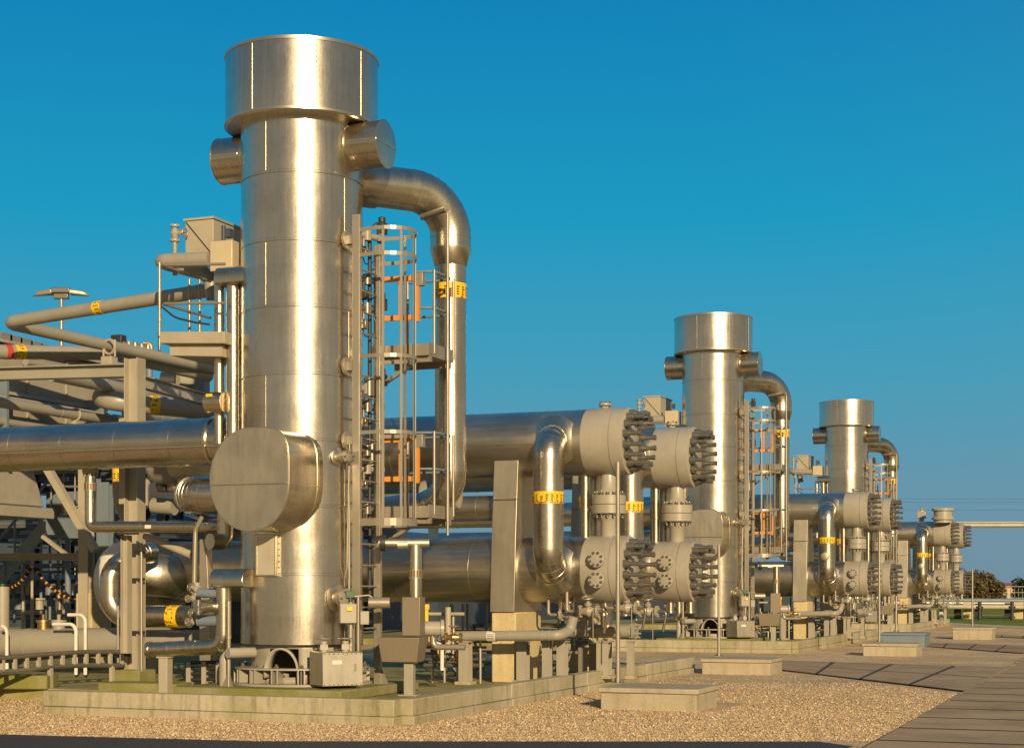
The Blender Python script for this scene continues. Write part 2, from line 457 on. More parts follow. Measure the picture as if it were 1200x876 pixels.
# ================================================================== UNIT: tower
def grooved(z0,z1,r,seams,gr=.014,gw=.011):
    pr=[(z0,r)]
    for s_ in seams: pr += [(s_-gw,r),(s_-gw*.7,r-gr),(s_+gw*.5,r-gr),(s_+gw*.8,r+.004),(s_+gw*3.2,r+.004),(s_+gw*3.6,r)]
    pr.append((z1,r)); return pr
tw=uthing('gas_filter_tower','tall cylindrical silver clad tower with wider cap','tower',L(0,0,.3),'silver process towers')
ZB=.86
seams=[1.78,2.69,3.58,4.46,5.36,6.24,7.15]
b=MB(); b.lathe(grooved(ZB,7.95,.837,seams),L(0,0),(0,0,1),96); sh=b.build('tower_shell',M['tower'],tw,smooth=30)
def vstrip(par,ang,r,z0,z1,w=.03,t=.006,name='lap_seam'):
    q=MB(); c=L(0,0); e=Vector((math.cos(ang),math.sin(ang),0)); p=Vector((-e.y,e.x,0))
    q.hexa([c+e*(r-.004)-p*w/2+Vector((0,0,z0)),c+e*(r+t)-p*w/2+Vector((0,0,z0)),c+e*(r+t)+p*w/2+Vector((0,0,z0)),c+e*(r-.004)+p*w/2+Vector((0,0,z0)),
            c+e*(r-.004)-p*w/2+Vector((0,0,z1)),c+e*(r+t)-p*w/2+Vector((0,0,z1)),c+e*(r+t)+p*w/2+Vector((0,0,z1)),c+e*(r-.004)+p*w/2+Vector((0,0,z1))])
    return q.build(name,M['seam'],par)
camang=math.atan2(-TY,-TX)     # direction tower -> camera
zs=[ZB]+seams+[7.95]
for k in range(len(zs)-1):
    for off in ((-.62,) if k%2 else (.75,)):
        if k==7 and off==.35: continue
        vstrip(sh,camang+off+(.1 if k==4 else 0),.837,zs[k]+.012,zs[k+1]-.012,.010,.002)
b=MB(); b.lathe([(7.90,.82),(7.915,1.03),(7.935,1.05),(8.86,1.05),(8.90,1.045),(8.905,1.0),(8.96,.6),(8.99,0.0)],L(0,0),(0,0,1),96); cap=b.build('tower_cap',M['tower'],tw,smooth=30)
b=MB(); b.lathe([(8.85,1.051),(8.852,1.062),(8.893,1.062),(8.895,1.05)],L(0,0),(0,0,1),96,False); b.lathe([(7.93,1.051),(7.932,1.06),(7.965,1.06),(7.967,1.051)],L(0,0),(0,0,1),96,False); b.build('cap_rim',M['seam'],cap)
for off in(-.68,.16,.85,-1.9,2.2): vstrip(cap,camang+off,1.05,7.97,8.84,.011,.003)
rv=MB()
for k in range(12):
    a=camang+.16+.014; rv.lathe([(0,.01),(.012,.006)],L(0,0,8.0+k*.07)+Vector((math.cos(a),math.sin(a),0))*1.049,(math.cos(a),math.sin(a),0),8)
rv.build('rivet',M['dark'],cap)
for (dx,ln,zz) in ((1,1.28,7.62),(-1,1.28,7.62)):
    b=MB(); b.lathe([(.6,.318),(ln-.012,.318),(ln-.01,.326),(ln,.326),(ln+.004,.31)],L(0,0,zz),(dx,0,0),48); nz=b.build('nozzle',M['clad_pipe'],tw)
    b=MB(); b.lathe([(.74,.319),(.745,.345),(.80,.345),(.805,.319)],L(0,0,zz),(dx,0,0),48,False); b.build('collar',M['seam'],nz)
    b=MB(); b.box(L(dx*(ln+.007),0,zz),(.01,.62,.02)); b.build('cover_joint',M['seam'],nz)
    b=MB(); b.box(L(dx*(ln*.5+.42),-.318,zz),(ln-.85,.012,.018)); b.build('lap_seam',M['seam'],nz)
# skirt with arched opening
sk=MB(); n=72; SR=.70; oa=camang-.36; ow=.30
def inop(a,z):
    da=(a-oa+PI)%(2*PI)-PI
    return abs(da)<ow and .42<z<.80
zz=[.30,.42,.50,.58,.66,.72,.80,.87]
vs=[];fs=[]
for z_ in zz:
    for k in range(n): a=2*PI*k/n; vs.append(L(SR*math.cos(a),SR*math.sin(a),z_))
for i in range(len(zz)-1):
    for k in range(n):
        a=2*PI*(k+.5)/n
        if inop(a,(zz[i]+zz[i+1])/2): continue
        k2=(k+1)%n; fs.append((i*n+k,i*n+k2,(i+1)*n+k2,(i+1)*n+k))
sk.add(vs,fs); skirt=sk.build('skirt',M['grey'],tw)
sm=skirt.modifiers.new('thick','SOLIDIFY'); sm.thickness=.03
b=MB(); e=lambda a,r,z_: L(r*math.cos(a),r*math.sin(a),z_)
ring_=[(oa-ow,.42)]+[(oa-ow*math.cos(PI*t/16),.50+.32*math.sin(PI*t/16)) for t in range(17)]+[(oa+ow,.42)]
vs=[];fs=[]
for a,z_ in ring_: vs += [e(a,.66,z_),e(a,.84,z_)]
for k in range(len(ring_)-1): fs.append((2*k,2*k+1,2*k+3,2*k+2))
b.add(vs,fs)
q=b.build('access_collar',M['grey'],skirt); m_=q.modifiers.new('thick','SOLIDIFY'); m_.thickness=.025
b=MB(); b.lathe([(.30,.5),(.305,.98),(.335,.98),(.336,.72)],L(0,0),(0,0,1),64,False); b.lathe([(.52,.70),(.521,.93),(.545,.93),(.546,.70)],L(0,0),(0,0,1),64,False)
b.build('base_ring',M['grey'],skirt)
b=MB()
for k in range(16):
    a=2*PI*k/16+.05
    for da in(0,.09):
        b=MB(); b.box(e(a+da,.83,.43),(.2,.018,.18),a+da); b.build('gusset',M['grey'],skirt)
b=MB()
for k in range(16):
    b=MB(); a=2*PI*k/16+.095; b.cyl(e(a,.86,.33),e(a,.86,.6),.018,n=8); b.cyl(e(a,.86,.546),e(a,.86,.58),.035,n=6)
    b.build('anchor_bolt',M['stud'],skirt)
# drum hood
cx,cz=.05,3.02; rr=.58
def drum_sec():
    pts=[]
    for k in range(96):
        a=2*PI*k/96; c_,s_=math.cos(a),math.sin(a)
        n_=2/4.2 if (c_>0 and s_>0) else 2/(2.0 if c_<0 else 2.25)
        pts.append((math.copysign(abs(c_)**n_,c_)*.585,math.copysign(abs(s_)**n_,s_)*.665))
    return pts
sec=drum_sec()
b=MB(); b.prism([L(cx+x_,-1.5,cz+z_) for x_,z_ in sec],(0,.92,0)); dr=b.build('access_drum',M['clad_pipe'],tw,smooth=40,bevel=.006)
b=MB(); b.prism([L(cx+x_*1.012,-1.512,cz+z_*1.012) for x_,z_ in sec],(0,.03,0)); b.build('drum_rim',M['seam'],dr,bevel=.003)
b=MB(); b.prism([L(cx+x_*.985,-1.516,cz+z_*.985) for x_,z_ in sec],(0,.02,0)); b.build('drum_face',M['clad_flat'],dr)
b=MB(); b.box(L(cx,-1.538,cz-.06),(1.14,.006,.010)); b.box(L(cx+.586,-1.08,cz-.06),(.008,.8,.012)); b.build('lap_seam',M['seam'],dr)
b=MB(); b.prism([L(cx+x_*1.012,-.74,cz+z_*1.012) for x_,z_ in sec],(0,.04,0)); b.build('drum_rim',M['seam'],dr)
# inspection cover
b=MB(); b.box(L(-.05,-.84,2.05),(.30,.22,.56),R(12)); ic=b.build('inspection_cover',M['clad_flat'],tw,bevel=.01)
b=MB()
for sx,sz,wx,wz in((-.13,0,.014,.52),(.13,0,.014,.52),(0,.26,.27,.014),(0,-.26,.27,.014)):
    v=Matrix.Rotation(R(12),3,'Z')@Vector((sx,-.115,0)); b.box(L(-.05,-.84,2.05)+v+Vector((0,0,sz)),(wx,.012,wz),R(12))
b.build('cover_frame',M['seam'],ic)
b=MB()
for k in range(7):
    v=Matrix.Rotation(R(12),3,'Z')@Vector((.152,-.02,-.24+k*.08)); b.cyl(L(-.05,-.84,2.05)+v,L(-.05,-.84,2.05)+v+Vector((.012,.003,0)),.012,n=8)
b.build('rivet',M['seam'],ic)
# instrument nozzles on the shell
for zc,rz_,an in ((3.37,.085,.62),(1.48,.125,.60)):
    a=camang+an; n_=Vector((math.cos(a),math.sin(a),0)); c=L(0,0,zc)
    b=MB(); b.lathe([(.8,rz_*.75),(.95,rz_*.75),(.952,rz_),(.985,rz_),(.986,rz_*.8),(1.01,rz_*.8),(1.012,rz_),(1.05,rz_),(1.07,rz_*.3)],c,n_,24)
    nz=b.build('nozzle',M['galv'],tw)
    bb=MB(); _,u,v=frame(n_)
    for k in range(6):
        t=2*PI*k/6; p=c+n_*.96+(u*math.cos(t)+v*math.sin(t))*rz_*.85; bb=MB(); bb.cyl(p,p+n_*.13,.012,n=6); bb.build('bolt',M['stud'],nz)
    b=MB(); b.lathe([(.838,rz_*1.5),(.85,rz_*1.5),(.86,rz_*1.3)],c,n_,24); b.build('collar',M['seam'],nz)
a=camang+.73; n_=Vector((math.cos(a),math.sin(a),0))
b=MB(); b.tube([L(0,0,3.55)+n_*.95,L(0,0,1.9)+n_*.9,L(0,0,1.75)+n_*.86],.012,8,.05); b.build('conduit',M['galv'],tw)
a=camang+.80; n_=Vector((math.cos(a),math.sin(a),0))
b=MB(); b.tube([L(0,0,3.3)+n_*.88,L(0,0,1.0)+n_*.88],.014,8,.05); b.build('conduit',M['galv'],tw)
b=MB()
b.cyl(L(-.35,-.70,.75),L(-.55,-1.05,.75),.07,n=16); b.tube([L(-.62,-.55,.72),L(-.72,-.85,.72),L(-.72,-.85,.3)],.07,16,.1)
b.build('drain_stub',M['grey'],tw)
# mossy plinth below the tower
pl=uthing('tower_plinth','low mossy green concrete plinth under the silver column','plinth',L(0,0,.17),'tower plinths')
b=MB(); b.box(L(.02,-.1,.235),(2.5,2.4,.131)); b.build('plinth_block',M['mossy'],pl,bevel=.02)

# ================================================================== overhead pipe
op=uthing('overhead_gas_pipe','thick silver pipe bending over and down beside the ladder','pipe',L(1.48,1.74,2.5),'overhead silver pipes')
vx,vy=1.48,1.74; dn=Vector((vx,vy,0)).normalized(); zt=7.30
def rf(t):
    return .295
b=MB(); b.tube([L(dn.x*.75,dn.y*.75,zt),L(vx,vy,zt),L(vx,vy,6.52)],.295,36,.62,arcn=24,gores=11,seams=[.22],bead=.005,bw=.02)
u1=b.build('upper_bend',M['clad_pipe'],op)
b=MB(); b.lathe([(6.27,.235),(6.28,.24),(6.50,.303),(6.53,.303)],L(vx,vy),(0,0,1),36); b.build('reducer',M['clad_pipe'],op)
b=MB(); b.tube([L(vx,vy,6.29),L(vx,vy,2.85),L(vx-1.2,vy+.1,2.72)],.228,32,.5,arcn=16,gores=6,seams=[.75,1.6,2.45],bead=.005,bw=.02)
b.build('down_leg',M['clad_pipe'],op)
label_band(op,L(vx,vy,5.90),(0,0,1),.229,.22,8)
b=MB(); b.lathe([(0,.30),(.04,.32),(.3,.32),(.31,.30)],L(dn.x*.8,dn.y*.8,zt),dn,36); b.build('collar',M['clad_pipe'],op)

# ================================================================== caged ladder with platforms
lx=1.0; ly0,ly1=-.27,.33; lym=.03
ld=uthing('caged_ladder','galvanised steel caged ladder with two small platforms','ladder',L(lx,lym,.17),'caged ladders')
b=MB(); b.box(L(lx-.02,ly0,3.45),(.11,.07,6.36)); b.build('rail',M['galv'],ld,bevel=.006)
b=MB(); b.box(L(lx,ly1,3.25),(.10,.075,6.16)); rr_=b.build('rail',M['galv'],ld,bevel=.006)
b=MB(); b.hexa([L(lx-.05,ly1-.01,.17),L(lx+.22,ly1-.01,.17),L(lx+.22,ly1+.01,.17),L(lx-.05,ly1+.01,.17),L(lx-.05,ly1-.01,.55),L(lx+.04,ly1-.01,.55),L(lx+.04,ly1+.01,.55),L(lx-.05,ly1+.01,.55)]); b.box(L(lx,ly1,.18),(.3,.2,.02)); b.build('base_plate',M['galv'],rr_)
z_=.5
while z_<6.3:
    b=MB(); b.cyl(L(lx,ly0,z_),L(lx,ly1,z_),.013,n=8); b.build('rung',M['galv'],ld); z_+=.285
def arcpts(z_,x0=lx,yc=lym,ra=.36,xo=.33,n=14):
    pts=[L(x0,yc-ra+.05,z_),L(x0+xo-.05,yc-ra,z_)]
    for k in range(n+1):
        a=-PI/2+PI*k/n; pts.append(L(x0+xo+ra*math.cos(a),yc+ra*math.sin(a),z_))
    pts.append(L(x0,yc+ra-.05,z_)); return pts
def strap(mb,pts,h=.06,t=.008):
    for k in range(len(pts)-1):
        p,q=pts[k],pts[k+1]; 
        mb.bar(p,q,t,h)
hz=[2.50,3.70,4.72,6.08,6.42]
for z_ in hz:
    b=MB(); strap(b,arcpts(z_),.10 if z_<2.6 else .05); b.build('cage_hoop',M['galv'],ld)
for k,a in enumerate((-80,-40,0,40,80)):
    a=R(a); p=L(lx+.33+.352*math.cos(a),lym+.352*math.sin(a),0)
    b=MB(); b.box((p.x,p.y,4.46),(.009,.036,3.96),a); b.build('cage_bar',M['galv'],ld)
for z_ in(6.30,3.6,4.6):
    b=MB(); b.box(L(.9,ly0+.02,z_),(.26,.09,.12)); b.cyl(L(.80,ly0+.02,z_),L(.84,ly0+.02,z_),.13,n=16); b.build('wall_bracket',M['galv'],ld,bevel=.004)
for zp in(4.90,2.68):
    x0,x1,y0,y1=.86,1.72,.42,1.28
    b=MB(); b.box(L((x0+x1)/2,(y0+y1)/2,zp-.07),(x1-x0,y1-y0,.05))
    plf=b.build('platform',M['beige'],ld)
    b=MB(); b.box(L(x1,(y0+y1)/2,zp),(.012,y1-y0,.16)); b.box(L((x0+x1)/2,y0,zp-.02),(x1-x0,.012,.16)); b.box(L((x0+x1)/2,y1,zp-.02),(x1-x0,.012,.16)); b.build('kick_plate',M['galv'],plf)
    b=MB(); b.bar(L(x0,y0+.1,zp-.13),L(x1,y0+.1,zp-.13),.06,.1); b.build('platform_beam',M['galv'],plf); b=MB(); b.bar(L(x0,y1-.1,zp-.13),L(x1,y1-.1,zp-.13),.06,.1)
    b.build('platform_beam',M['galv'],plf); b=MB(); b.bar(L(.84,.5,zp-.55),L(1.55,.5,zp-.14),.05,.05); b.build('platform_beam',M['galv'],plf)
    for px_,py_ in((x1,y1),(x1,.62),(x0+.15,y1)):
        b=MB(); b.cyl(L(px_,py_,zp-.05),L(px_,py_,zp+1.1),.02,n=10); b.build('rail_post',M['galv'],plf)
    for zr in(1.08,.58):
        b=MB(); b.tube([L(x0,y1,zp+zr),L(x1,y1,zp+zr),L(x1,.62,zp+zr),L(x1-.28,.55,zp+zr)],.018,10,.16); b.build('guard_rail',M['bluegrey'],plf)
    # orange swing gate
    g0,g1=L(1.02,.44,0),L(1.52,.50,0)
    b=MB()
    for zr in(.98,.44): b.bar((g0.x,g0.y,zp+zr),(g1.x,g1.y,zp+zr),.04,.07)
    mid=g0.lerp(g1,.52); b.bar((mid.x,mid.y,zp+.44),(mid.x,mid.y,zp+.98),.05,.03,0); b.bar((g1.x,g1.y,zp+.38),(g1.x,g1.y,zp+1.04),.06,.05)
    b.build('safety_gate',M['orange'],plf)
    b=MB(); b.box((g1.x+.03,g1.y+.02,zp+.96),(.12,.10,.18)); b.build('gate_hinge',M['galv'],plf,bevel=.006)
# long guide pole at the platforms
b=MB(); b.tube([L(1.42,1.15,6.88),L(1.80,.9,6.88),L(1.80,.9,2.35)],.022,10,.06); b.build('davit_pole',M['galv'],ld)
b=MB(); b.cyl(L(1.25,1.25,6.90),L(1.78,.92,6.90),.045,n=12); b.build('davit_arm',M['galv'],ld)

# ================================================================== level gauge beside ladder
lg=uthing('level_gauge','slim dark standpipe with small valves behind the ladder rungs','gauge',L(.90,.28,1.4),'level gauge standpipes')
b=MB(); b.tube([L(.90,.28,1.2),L(.90,.28,6.5)],.028,10); b.build('standpipe',M['dark'],lg)
rng=random.Random(11)
for k,z_ in enumerate((6.45,5.85,5.45,4.35,4.1,3.5,3.25,2.7)):
    b=MB(); b.cyl(L(.84,.1,z_),L(.97,.42,z_),.045,n=12); b.cyl(L(.90,.2,z_-.07),L(.90,.2,z_+.07),.06,n=10); b.lathe([(0,.07),(.03,.07)],L(.98,.43,z_),(.3,.9,0),12)
    b.build('gauge_valve',M['stud' if k%3 else 'grey2'],lg)
    b=MB(); b.ring(L(.99,.46,z_+.02),(.3,.9,.1),.06,.008,14,5); b.cyl(L(.96,.40,z_+.02),L(.99,.47,z_+.02),.012,n=6); b.build('handwheel',M['dark'],lg)
    b=MB(); b.box(L(.87,.16,z_-.22),(.1,.09,.13)); b.cyl(L(.87,.16,z_-.16),L(.87,.16,z_-.02),.02,n=8); b.build('fitting',M['dark' if k%2 else 'stud'],lg,bevel=.01)
    b=MB(); b.tube([L(.86,.12,z_-.25),L(.82,.3,z_-.38),L(.93,.44,z_-.3),L(.95,.47,z_-.1)],.008,6,.07); b.build('impulse_tube',M['dark'],lg)
    b=MB(); b.tube([L(.9,.25,z_+.1),L(.98,.36,z_+.22),L(1.02,.5,z_+.12),L(.96,.44,z_-.05)],.009,6,.06); b.build('impulse_tube',M['dark'],lg)
for z_ in (6.6,5.55,4.5): 
    b=MB(); b.box(L(.98,.5,z_),(.12,.12,.16)); b.cyl(L(.98,.5,z_+.08),L(.98,.5,z_+.16),.05,n=10); b.build('transmitter',M['dark'],lg,bevel=.01)
b=MB(); b.cyl(L(.92,.22,4.25),L(.92,.22,4.5),.075,n=14); b.cyl(L(.92,.3,3.3),L(.92,.3,3.6),.07,n=14); b.build('gauge_chamber',M['stud'],lg)

# ================================================================== pressure vessels
def stud(mb,p,ax):
    mb.lathe([(0,.062),(.07,.062),(.075,.052),(.10,.052),(.102,.033),(.235,.033),(.237,.042),(.272,.042),(.277,.028)],p,ax,14)
def vessel(y,z,xe,x0,r,name_label,lower):
    vs_=uthing('pressure_vessel',name_label,'pressure vessel',L(xe-1.5,y,z-r),'horizontal pressure vessels')
    c=L(0,y,z)
    ln=xe-.66-x0
    b=MB()
    pr=[(x0,.0),(x0+.02,r*.55),(x0+.12,r*.88),(x0+.25,r-.0)]
    k=x0+.9
    while k<xe-.75:
        pr += [(k-.014,r),(k-.013,r+.006),(k+.013,r+.006),(k+.014,r)]; k+=1.27
    pr.append((xe-.64,r))
    b.lathe(pr[3:],c,(1,0,0),72); shell=b.build('vessel_shell',M['clad_x'],vs_,smooth=30)
    b=MB(); b.lathe(pr[:3]+[(x0+.25,r+.004),(x0+.6,r+.004),(x0+.602,r)],c,(1,0,0),64); b.build('domed_head',M['grey'],vs_,smooth=40)
    b=MB(); b.box(L((x0+xe-.64)/2,y-r-.002,z-.03),(xe-.7-x0-.3,.008,.014)); b.build('lap_seam',M['seam'],shell)
    # painted closure
    b=MB(); b.lathe([(xe-.66,r-.02),(xe-.66,r+.006),(xe-.64,r+.012),(xe-.222,r+.012),(xe-.22,r-.002),(xe-.208,r-.002),(xe-.206,r+.012),(xe-.02,r+.008),(xe,r-.03),(xe+.001,r*.66),(xe-.03,r*.62),(xe-.03,0)],c,(1,0,0),72)
    cl=b.build('closure',M['grey'],vs_,smooth=30)
    for k in range(16):
        a=2*PI*(k+.5)/16; b=MB(); stud(b,L(xe-.005,y+.415*math.cos(a),z+.415*math.sin(a)),(1,0,0)); b.build('stud_bolt',M['stud'],cl)
    b=MB(); b.lathe([(xe-.031,.30),(xe+.03,.29),(xe+.05,.2),(xe+.055,0)],c,(1,0,0),36); b.build('closure_door',M['grey'],cl)
    b=MB(); b.lathe([(0,.06),(.06,.06),(.061,.1),(.09,.1),(.091,.055),(.1,.055)],L(xe-.42,y,z+r-.01),(0,0,1),20)
    if not lower:
        nb=b.build('top_nozzle',M['grey'],vs_)
        q=MB()
        for k in range(6):
            q=MB(); a=2*PI*k/6; q.cyl(L(xe-.42+.08*math.cos(a),y+.08*math.sin(a),z+r+.03),L(xe-.42+.08*math.cos(a),y+.08*math.sin(a),z+r+.115),.012,n=6)
            q.build('bolt',M['stud'],nb)
    else:
        for dz in(.155,-.155):
            yy=y-math.sqrt((r+.012)**2-dz*dz)
            b=MB(); b.lathe([(-.05,.085),(.09,.085),(.091,.128),(.135,.128),(.138,.12),(.139,0)],L(xe-.36,yy,z+dz),(0,-1,0),28); nb=b.build('blind_flange',M['grey'],vs_)
            q=MB()
            for k in range(8):
                a=2*PI*(k+.5)/8; p=L(xe-.36+.095*math.cos(a),yy-.135,z+dz+.095*math.sin(a)); q=MB(); q.cyl(p,p+Vector((0,-.028,0)),.021,n=6); q.build('bolt',M['stud'],nb)
        for xx in(xe-1.05,xe-.45,xe-.10):
            b=MB(); rad=.125 if xx<xe-1 else .07
            b.lathe([(0,rad),(.2,rad),(.202,rad*1.25),(.23,rad*1.25)],L(xx,y,z-r+.03),(0,0,-1),24); b.build('bottom_nozzle',M['clad_pipe'],vs_)
    return vs_
VA=(3.8,3.58); VB=(6.96,3.75); RV=.505
vessel(VA[0],3.85,VA[1],-5.0,RV,'front upper silver vessel with grey bolted end',False)
vessel(VA[0],1.90,VA[1],-4.9,RV,'front lower silver vessel with grey bolted end',True)
vessel(VB[0],3.84,VB[1],-5.0,RV,'rear upper silver vessel with grey bolted end',False)
vessel(VB[0],1.90,VB[1],-4.9,RV,'rear lower silver vessel with grey bolted end',True)
# U-shaped connecting pipes, front and rear of each pair
def riser(y,x,side,lab,extra):
    rz_=uthing('connecting_pipe',lab,'pipe',L(x,y,1.9),'silver pipes linking upper and lower vessels')
    yo=y+side*.73
    b=MB(); b.tube([L(x,y+side*.3,3.85),L(x,yo,3.85),L(x,yo,1.90),L(x,y+side*.3,1.90)],.232,32,.31,arcn=16,gores=6,seams=[.75,1.25,1.65],bead=.005,bw=.018)
    b.build('pipe_run',M['clad_pipe'],rz_)
    for z_ in(3.85,1.90):
        b=MB(); b.lathe([(.36,.40),(.44,.39),(.49,.31),(.53,.255),(.55,.235)],L(x,y,z_),(0,side,0),64); b.build('saddle_collar',M['clad_pipe'],rz_)
    label_band(rz_,L(x,yo,2.97),(0,0,1),.233,.18,9)
    return rz_
ra=riser(VA[0],2.50,-1,'curved silver pipe on the front of the front vessel pair',True)
riser(VA[0],2.72,1,'shaded silver pipe behind the front vessel pair',False)
rb=riser(VB[0],2.80,-1,'curved silver pipe on the front of the rear vessel pair',True)
riser(VB[0],2.97,1,'shaded silver pipe behind the rear vessel pair',False)
# painted flanged spools between closures
for (y,x,lab) in((VA[0],3.22,'grey flanged spool between the front vessel ends'),(VB[0],3.42,'grey flanged spool between the rear vessel ends')):
    sp=uthing('flanged_spool',lab,'pipe spool',L(x,y,2.4),'grey flanged spools')
    b=MB(); b.lathe([(2.35,.125),(2.62,.125),(2.66,.155),(2.72,.19),(3.06,.19),(3.11,.155),(3.15,.125),(3.40,.125)],L(x,y),(0,0,1),32); s0=b.build('spool_pipe',M['grey'],sp)
    b=MB(); b.cyl(L(x,y,2.75),L(x,y,2.885),.262,n=36); b.build('flange',M['grey'],sp,bevel=.006)
    b=MB(); b.cyl(L(x,y,2.891),L(x,y,3.03),.262,n=36); b.build('flange',M['grey'],sp,bevel=.006)
    for k in range(14):
        a=2*PI*k/14; p=L(x+.215*math.cos(a),y+.215*math.sin(a),0)
        b=MB(); b.cyl((p.x,p.y,2.69),(p.x,p.y,3.09),.017,n=8); b.cyl((p.x,p.y,2.71),(p.x,p.y,2.75),.03,n=6); b.cyl((p.x,p.y,3.03),(p.x,p.y,3.07),.03,n=6); b.build('bolt',M['stud'],sp)
    b=MB(); b.cyl(L(x-.38,y,2.35),L(x-.38,y,3.4),.075,n=20); b.cyl(L(x-.38,y,2.8),L(x-.38,y,2.84),.09,n=20); b.build('bypass_pipe',M['clad_pipe'],sp)
# saddle casings and concrete plinths
for (y,x,lab) in((VA[0],1.50,'front vessel pair'),(VB[0],1.68,'rear vessel pair')):
    ss=uthing('support_casing','tall folded sheet metal support casing under the '+lab,'support',L(x+.2,y-.5,1.25),'vessel support casings')
    b=MB(); f0,f1=y-.60,y-.42
    b.prism([L(x,f0,1.25),L(x,f0+.07,2.4),L(x,f1,3.62),L(x,y+.2,3.62),L(x,y+.55,2.45),L(x,y+.6,1.25)],(.40,0,0)); cs=b.build('casing',M['clad_flat'],ss,bevel=.008)
    b=MB(); b.box(L(x+.2,f0+.10,2.98),(.404,.03,.012)); b.build('lap_seam',M['seam'],cs)
    pp=uthing('concrete_pier','pale concrete pier under the '+lab,'concrete pier',L(x+.2,y,.17),'concrete vessel piers')
    b=MB(); b.box(L(x+.21,y,.71),(.40,1.12,1.076)); b.build('pier_block',M['plinth'],pp,bevel=.02)

# ================================================================== cabinet and platform left of tower
pf=uthing('service_platform','small high service platform with thin guard rails','platform',L(-1.6,-.1,5.0),'service platforms')
def PT(px,py,y): return P(px,py,Y=TY+y)
c0=PT(187,402,-.7); c1=PT(263,402,-.7)
zp=c0.z
b=MB(); b.prism([c0,c1,c1+Vector((0,1.3,0)),c0+Vector((0,1.3,0))],(0,0,.16)); dk=b.build('deck',M['beige'],pf,bevel=.008)
b=MB(); b.prism([c0+Vector((.1,.1,-.16)),c1+Vector((-.1,.1,-.16)),c1+Vector((-.1,1.2,-.16)),c0+Vector((.1,1.2,-.16))],(0,0,.157)); b.build('deck_beam',M['beige'],pf)
for px_,yy in((187,-.68),(222,.5),(234,.5),(187,.5)):
    q=PT(px_,390,yy); b=MB(); b.cyl((q.x,q.y,zp+.1),(q.x,q.y,zp+1.12),.022,n=10); b.cyl((q.x,q.y,zp+.3),(q.x,q.y,zp+.36),.03,n=10); b.cyl((q.x,q.y,zp+.7),(q.x,q.y,zp+.76),.03,n=10); b.build('rail_post',M['galv'],pf)
for zr in(1.08,.55):
    b=MB(); b.tube([c1+Vector((0,.02,zr)),c0+Vector((.02,.02,zr)),c0+Vector((.02,1.28,zr))],.02,10,.08); b.build('guard_rail',M['galv'],pf)
b=MB(); b.tube([PT(187,357,-.68),PT(205,372,-.6),PT(230,378,-.5),PT(246,380,-.4)],.014,8,.3); b.build('hanging_cable',M['black'],pf)
cb=uthing('control_cabinet','beige sheet metal weather cabinet on the high platform','cabinet',L(-1.5,.4,5.9),'beige weather cabinets')
p0=PT(217,300,.2)
def cp(px,py,y): return PT(px,py,y)
b=MB()
fw=PT(250,300,.2).x-p0.x
b.prism([p0+Vector((0,0,-.05)),p0+Vector((fw,0,-.05)),p0+Vector((fw,1.15,-.05)),p0+Vector((0,1.15,-.05))],(0,0,.55)); cab=b.build('cabinet_body',M['beige'],cb,bevel=.01)
b=MB(); b.bar(p0+Vector((.02,-.006,.48)),p0+Vector((fw*.95,-.006,0)),.012,.012); b.build('door_brace',M['dark'],cab)
b=MB(); b.prism([p0+Vector((-.02,-.02,.501)),p0+Vector((fw+.02,-.02,.501)),p0+Vector((fw+.02,1.17,.501)),p0+Vector((-.02,1.17,.501))],(0,0,.03)); b.build('cabinet_roof',M['beige'],cab)
q=PT(246,283,-.35); q2=PT(272,283,-.35); w_=q2.x-q.x; bz=PT(246,318,-.35).z
b=MB(); b.hexa([Vector((q.x,q.y,bz)),Vector((q2.x,q.y,bz)),Vector((q2.x,q.y+.4,bz)),Vector((q.x,q.y+.4,bz)),Vector((q.x,q.y,q.z)),Vector((q2.x,q.y,q.z)),Vector((q2.x,q.y+.4,q.z)),Vector((q.x,q.y+.4,q.z))]); b.build('insulation_box',M['cream'],cb,bevel=.008)
b=MB(); t_=PT(262,283,-.2); b.cyl(t_,t_+Vector((0,0,.22)),.03,n=10); b.box(t_+Vector((.05,.05,.12)),(.1,.1,.12)); b.build('transmitter',M['bluedark'],cb)
vv=uthing('vent_valve','small grey vent pipe with valve above the high platform','valve',PT(205,297,.1),'vent valves')
q=PT(205,298,.1); b=MB(); b.cyl(q+Vector((0,0,-.3)),q+Vector((0,0,.4)),.035,n=14); b.build('vent_pipe',M['grey2'],vv)
valve_parts(vv,q+Vector((0,0,.30)),(0,0,1),.75,(1,0,0))
# grey bent pipe in front of the cabinet
gp=uthing('bent_grey_pipe','short grey painted pipe curling below the weather cabinet','pipe',PT(190,305,-.5),'grey pipe loops')
b=MB(); b.tube([PT(246,304,-.3),PT(190,306,-.3),PT(192,308,.8),PT(246,322,.9),PT(250,350,.9)],.105,24,.22,arcn=12); b.build('pipe_run',M['grey2'],gp)
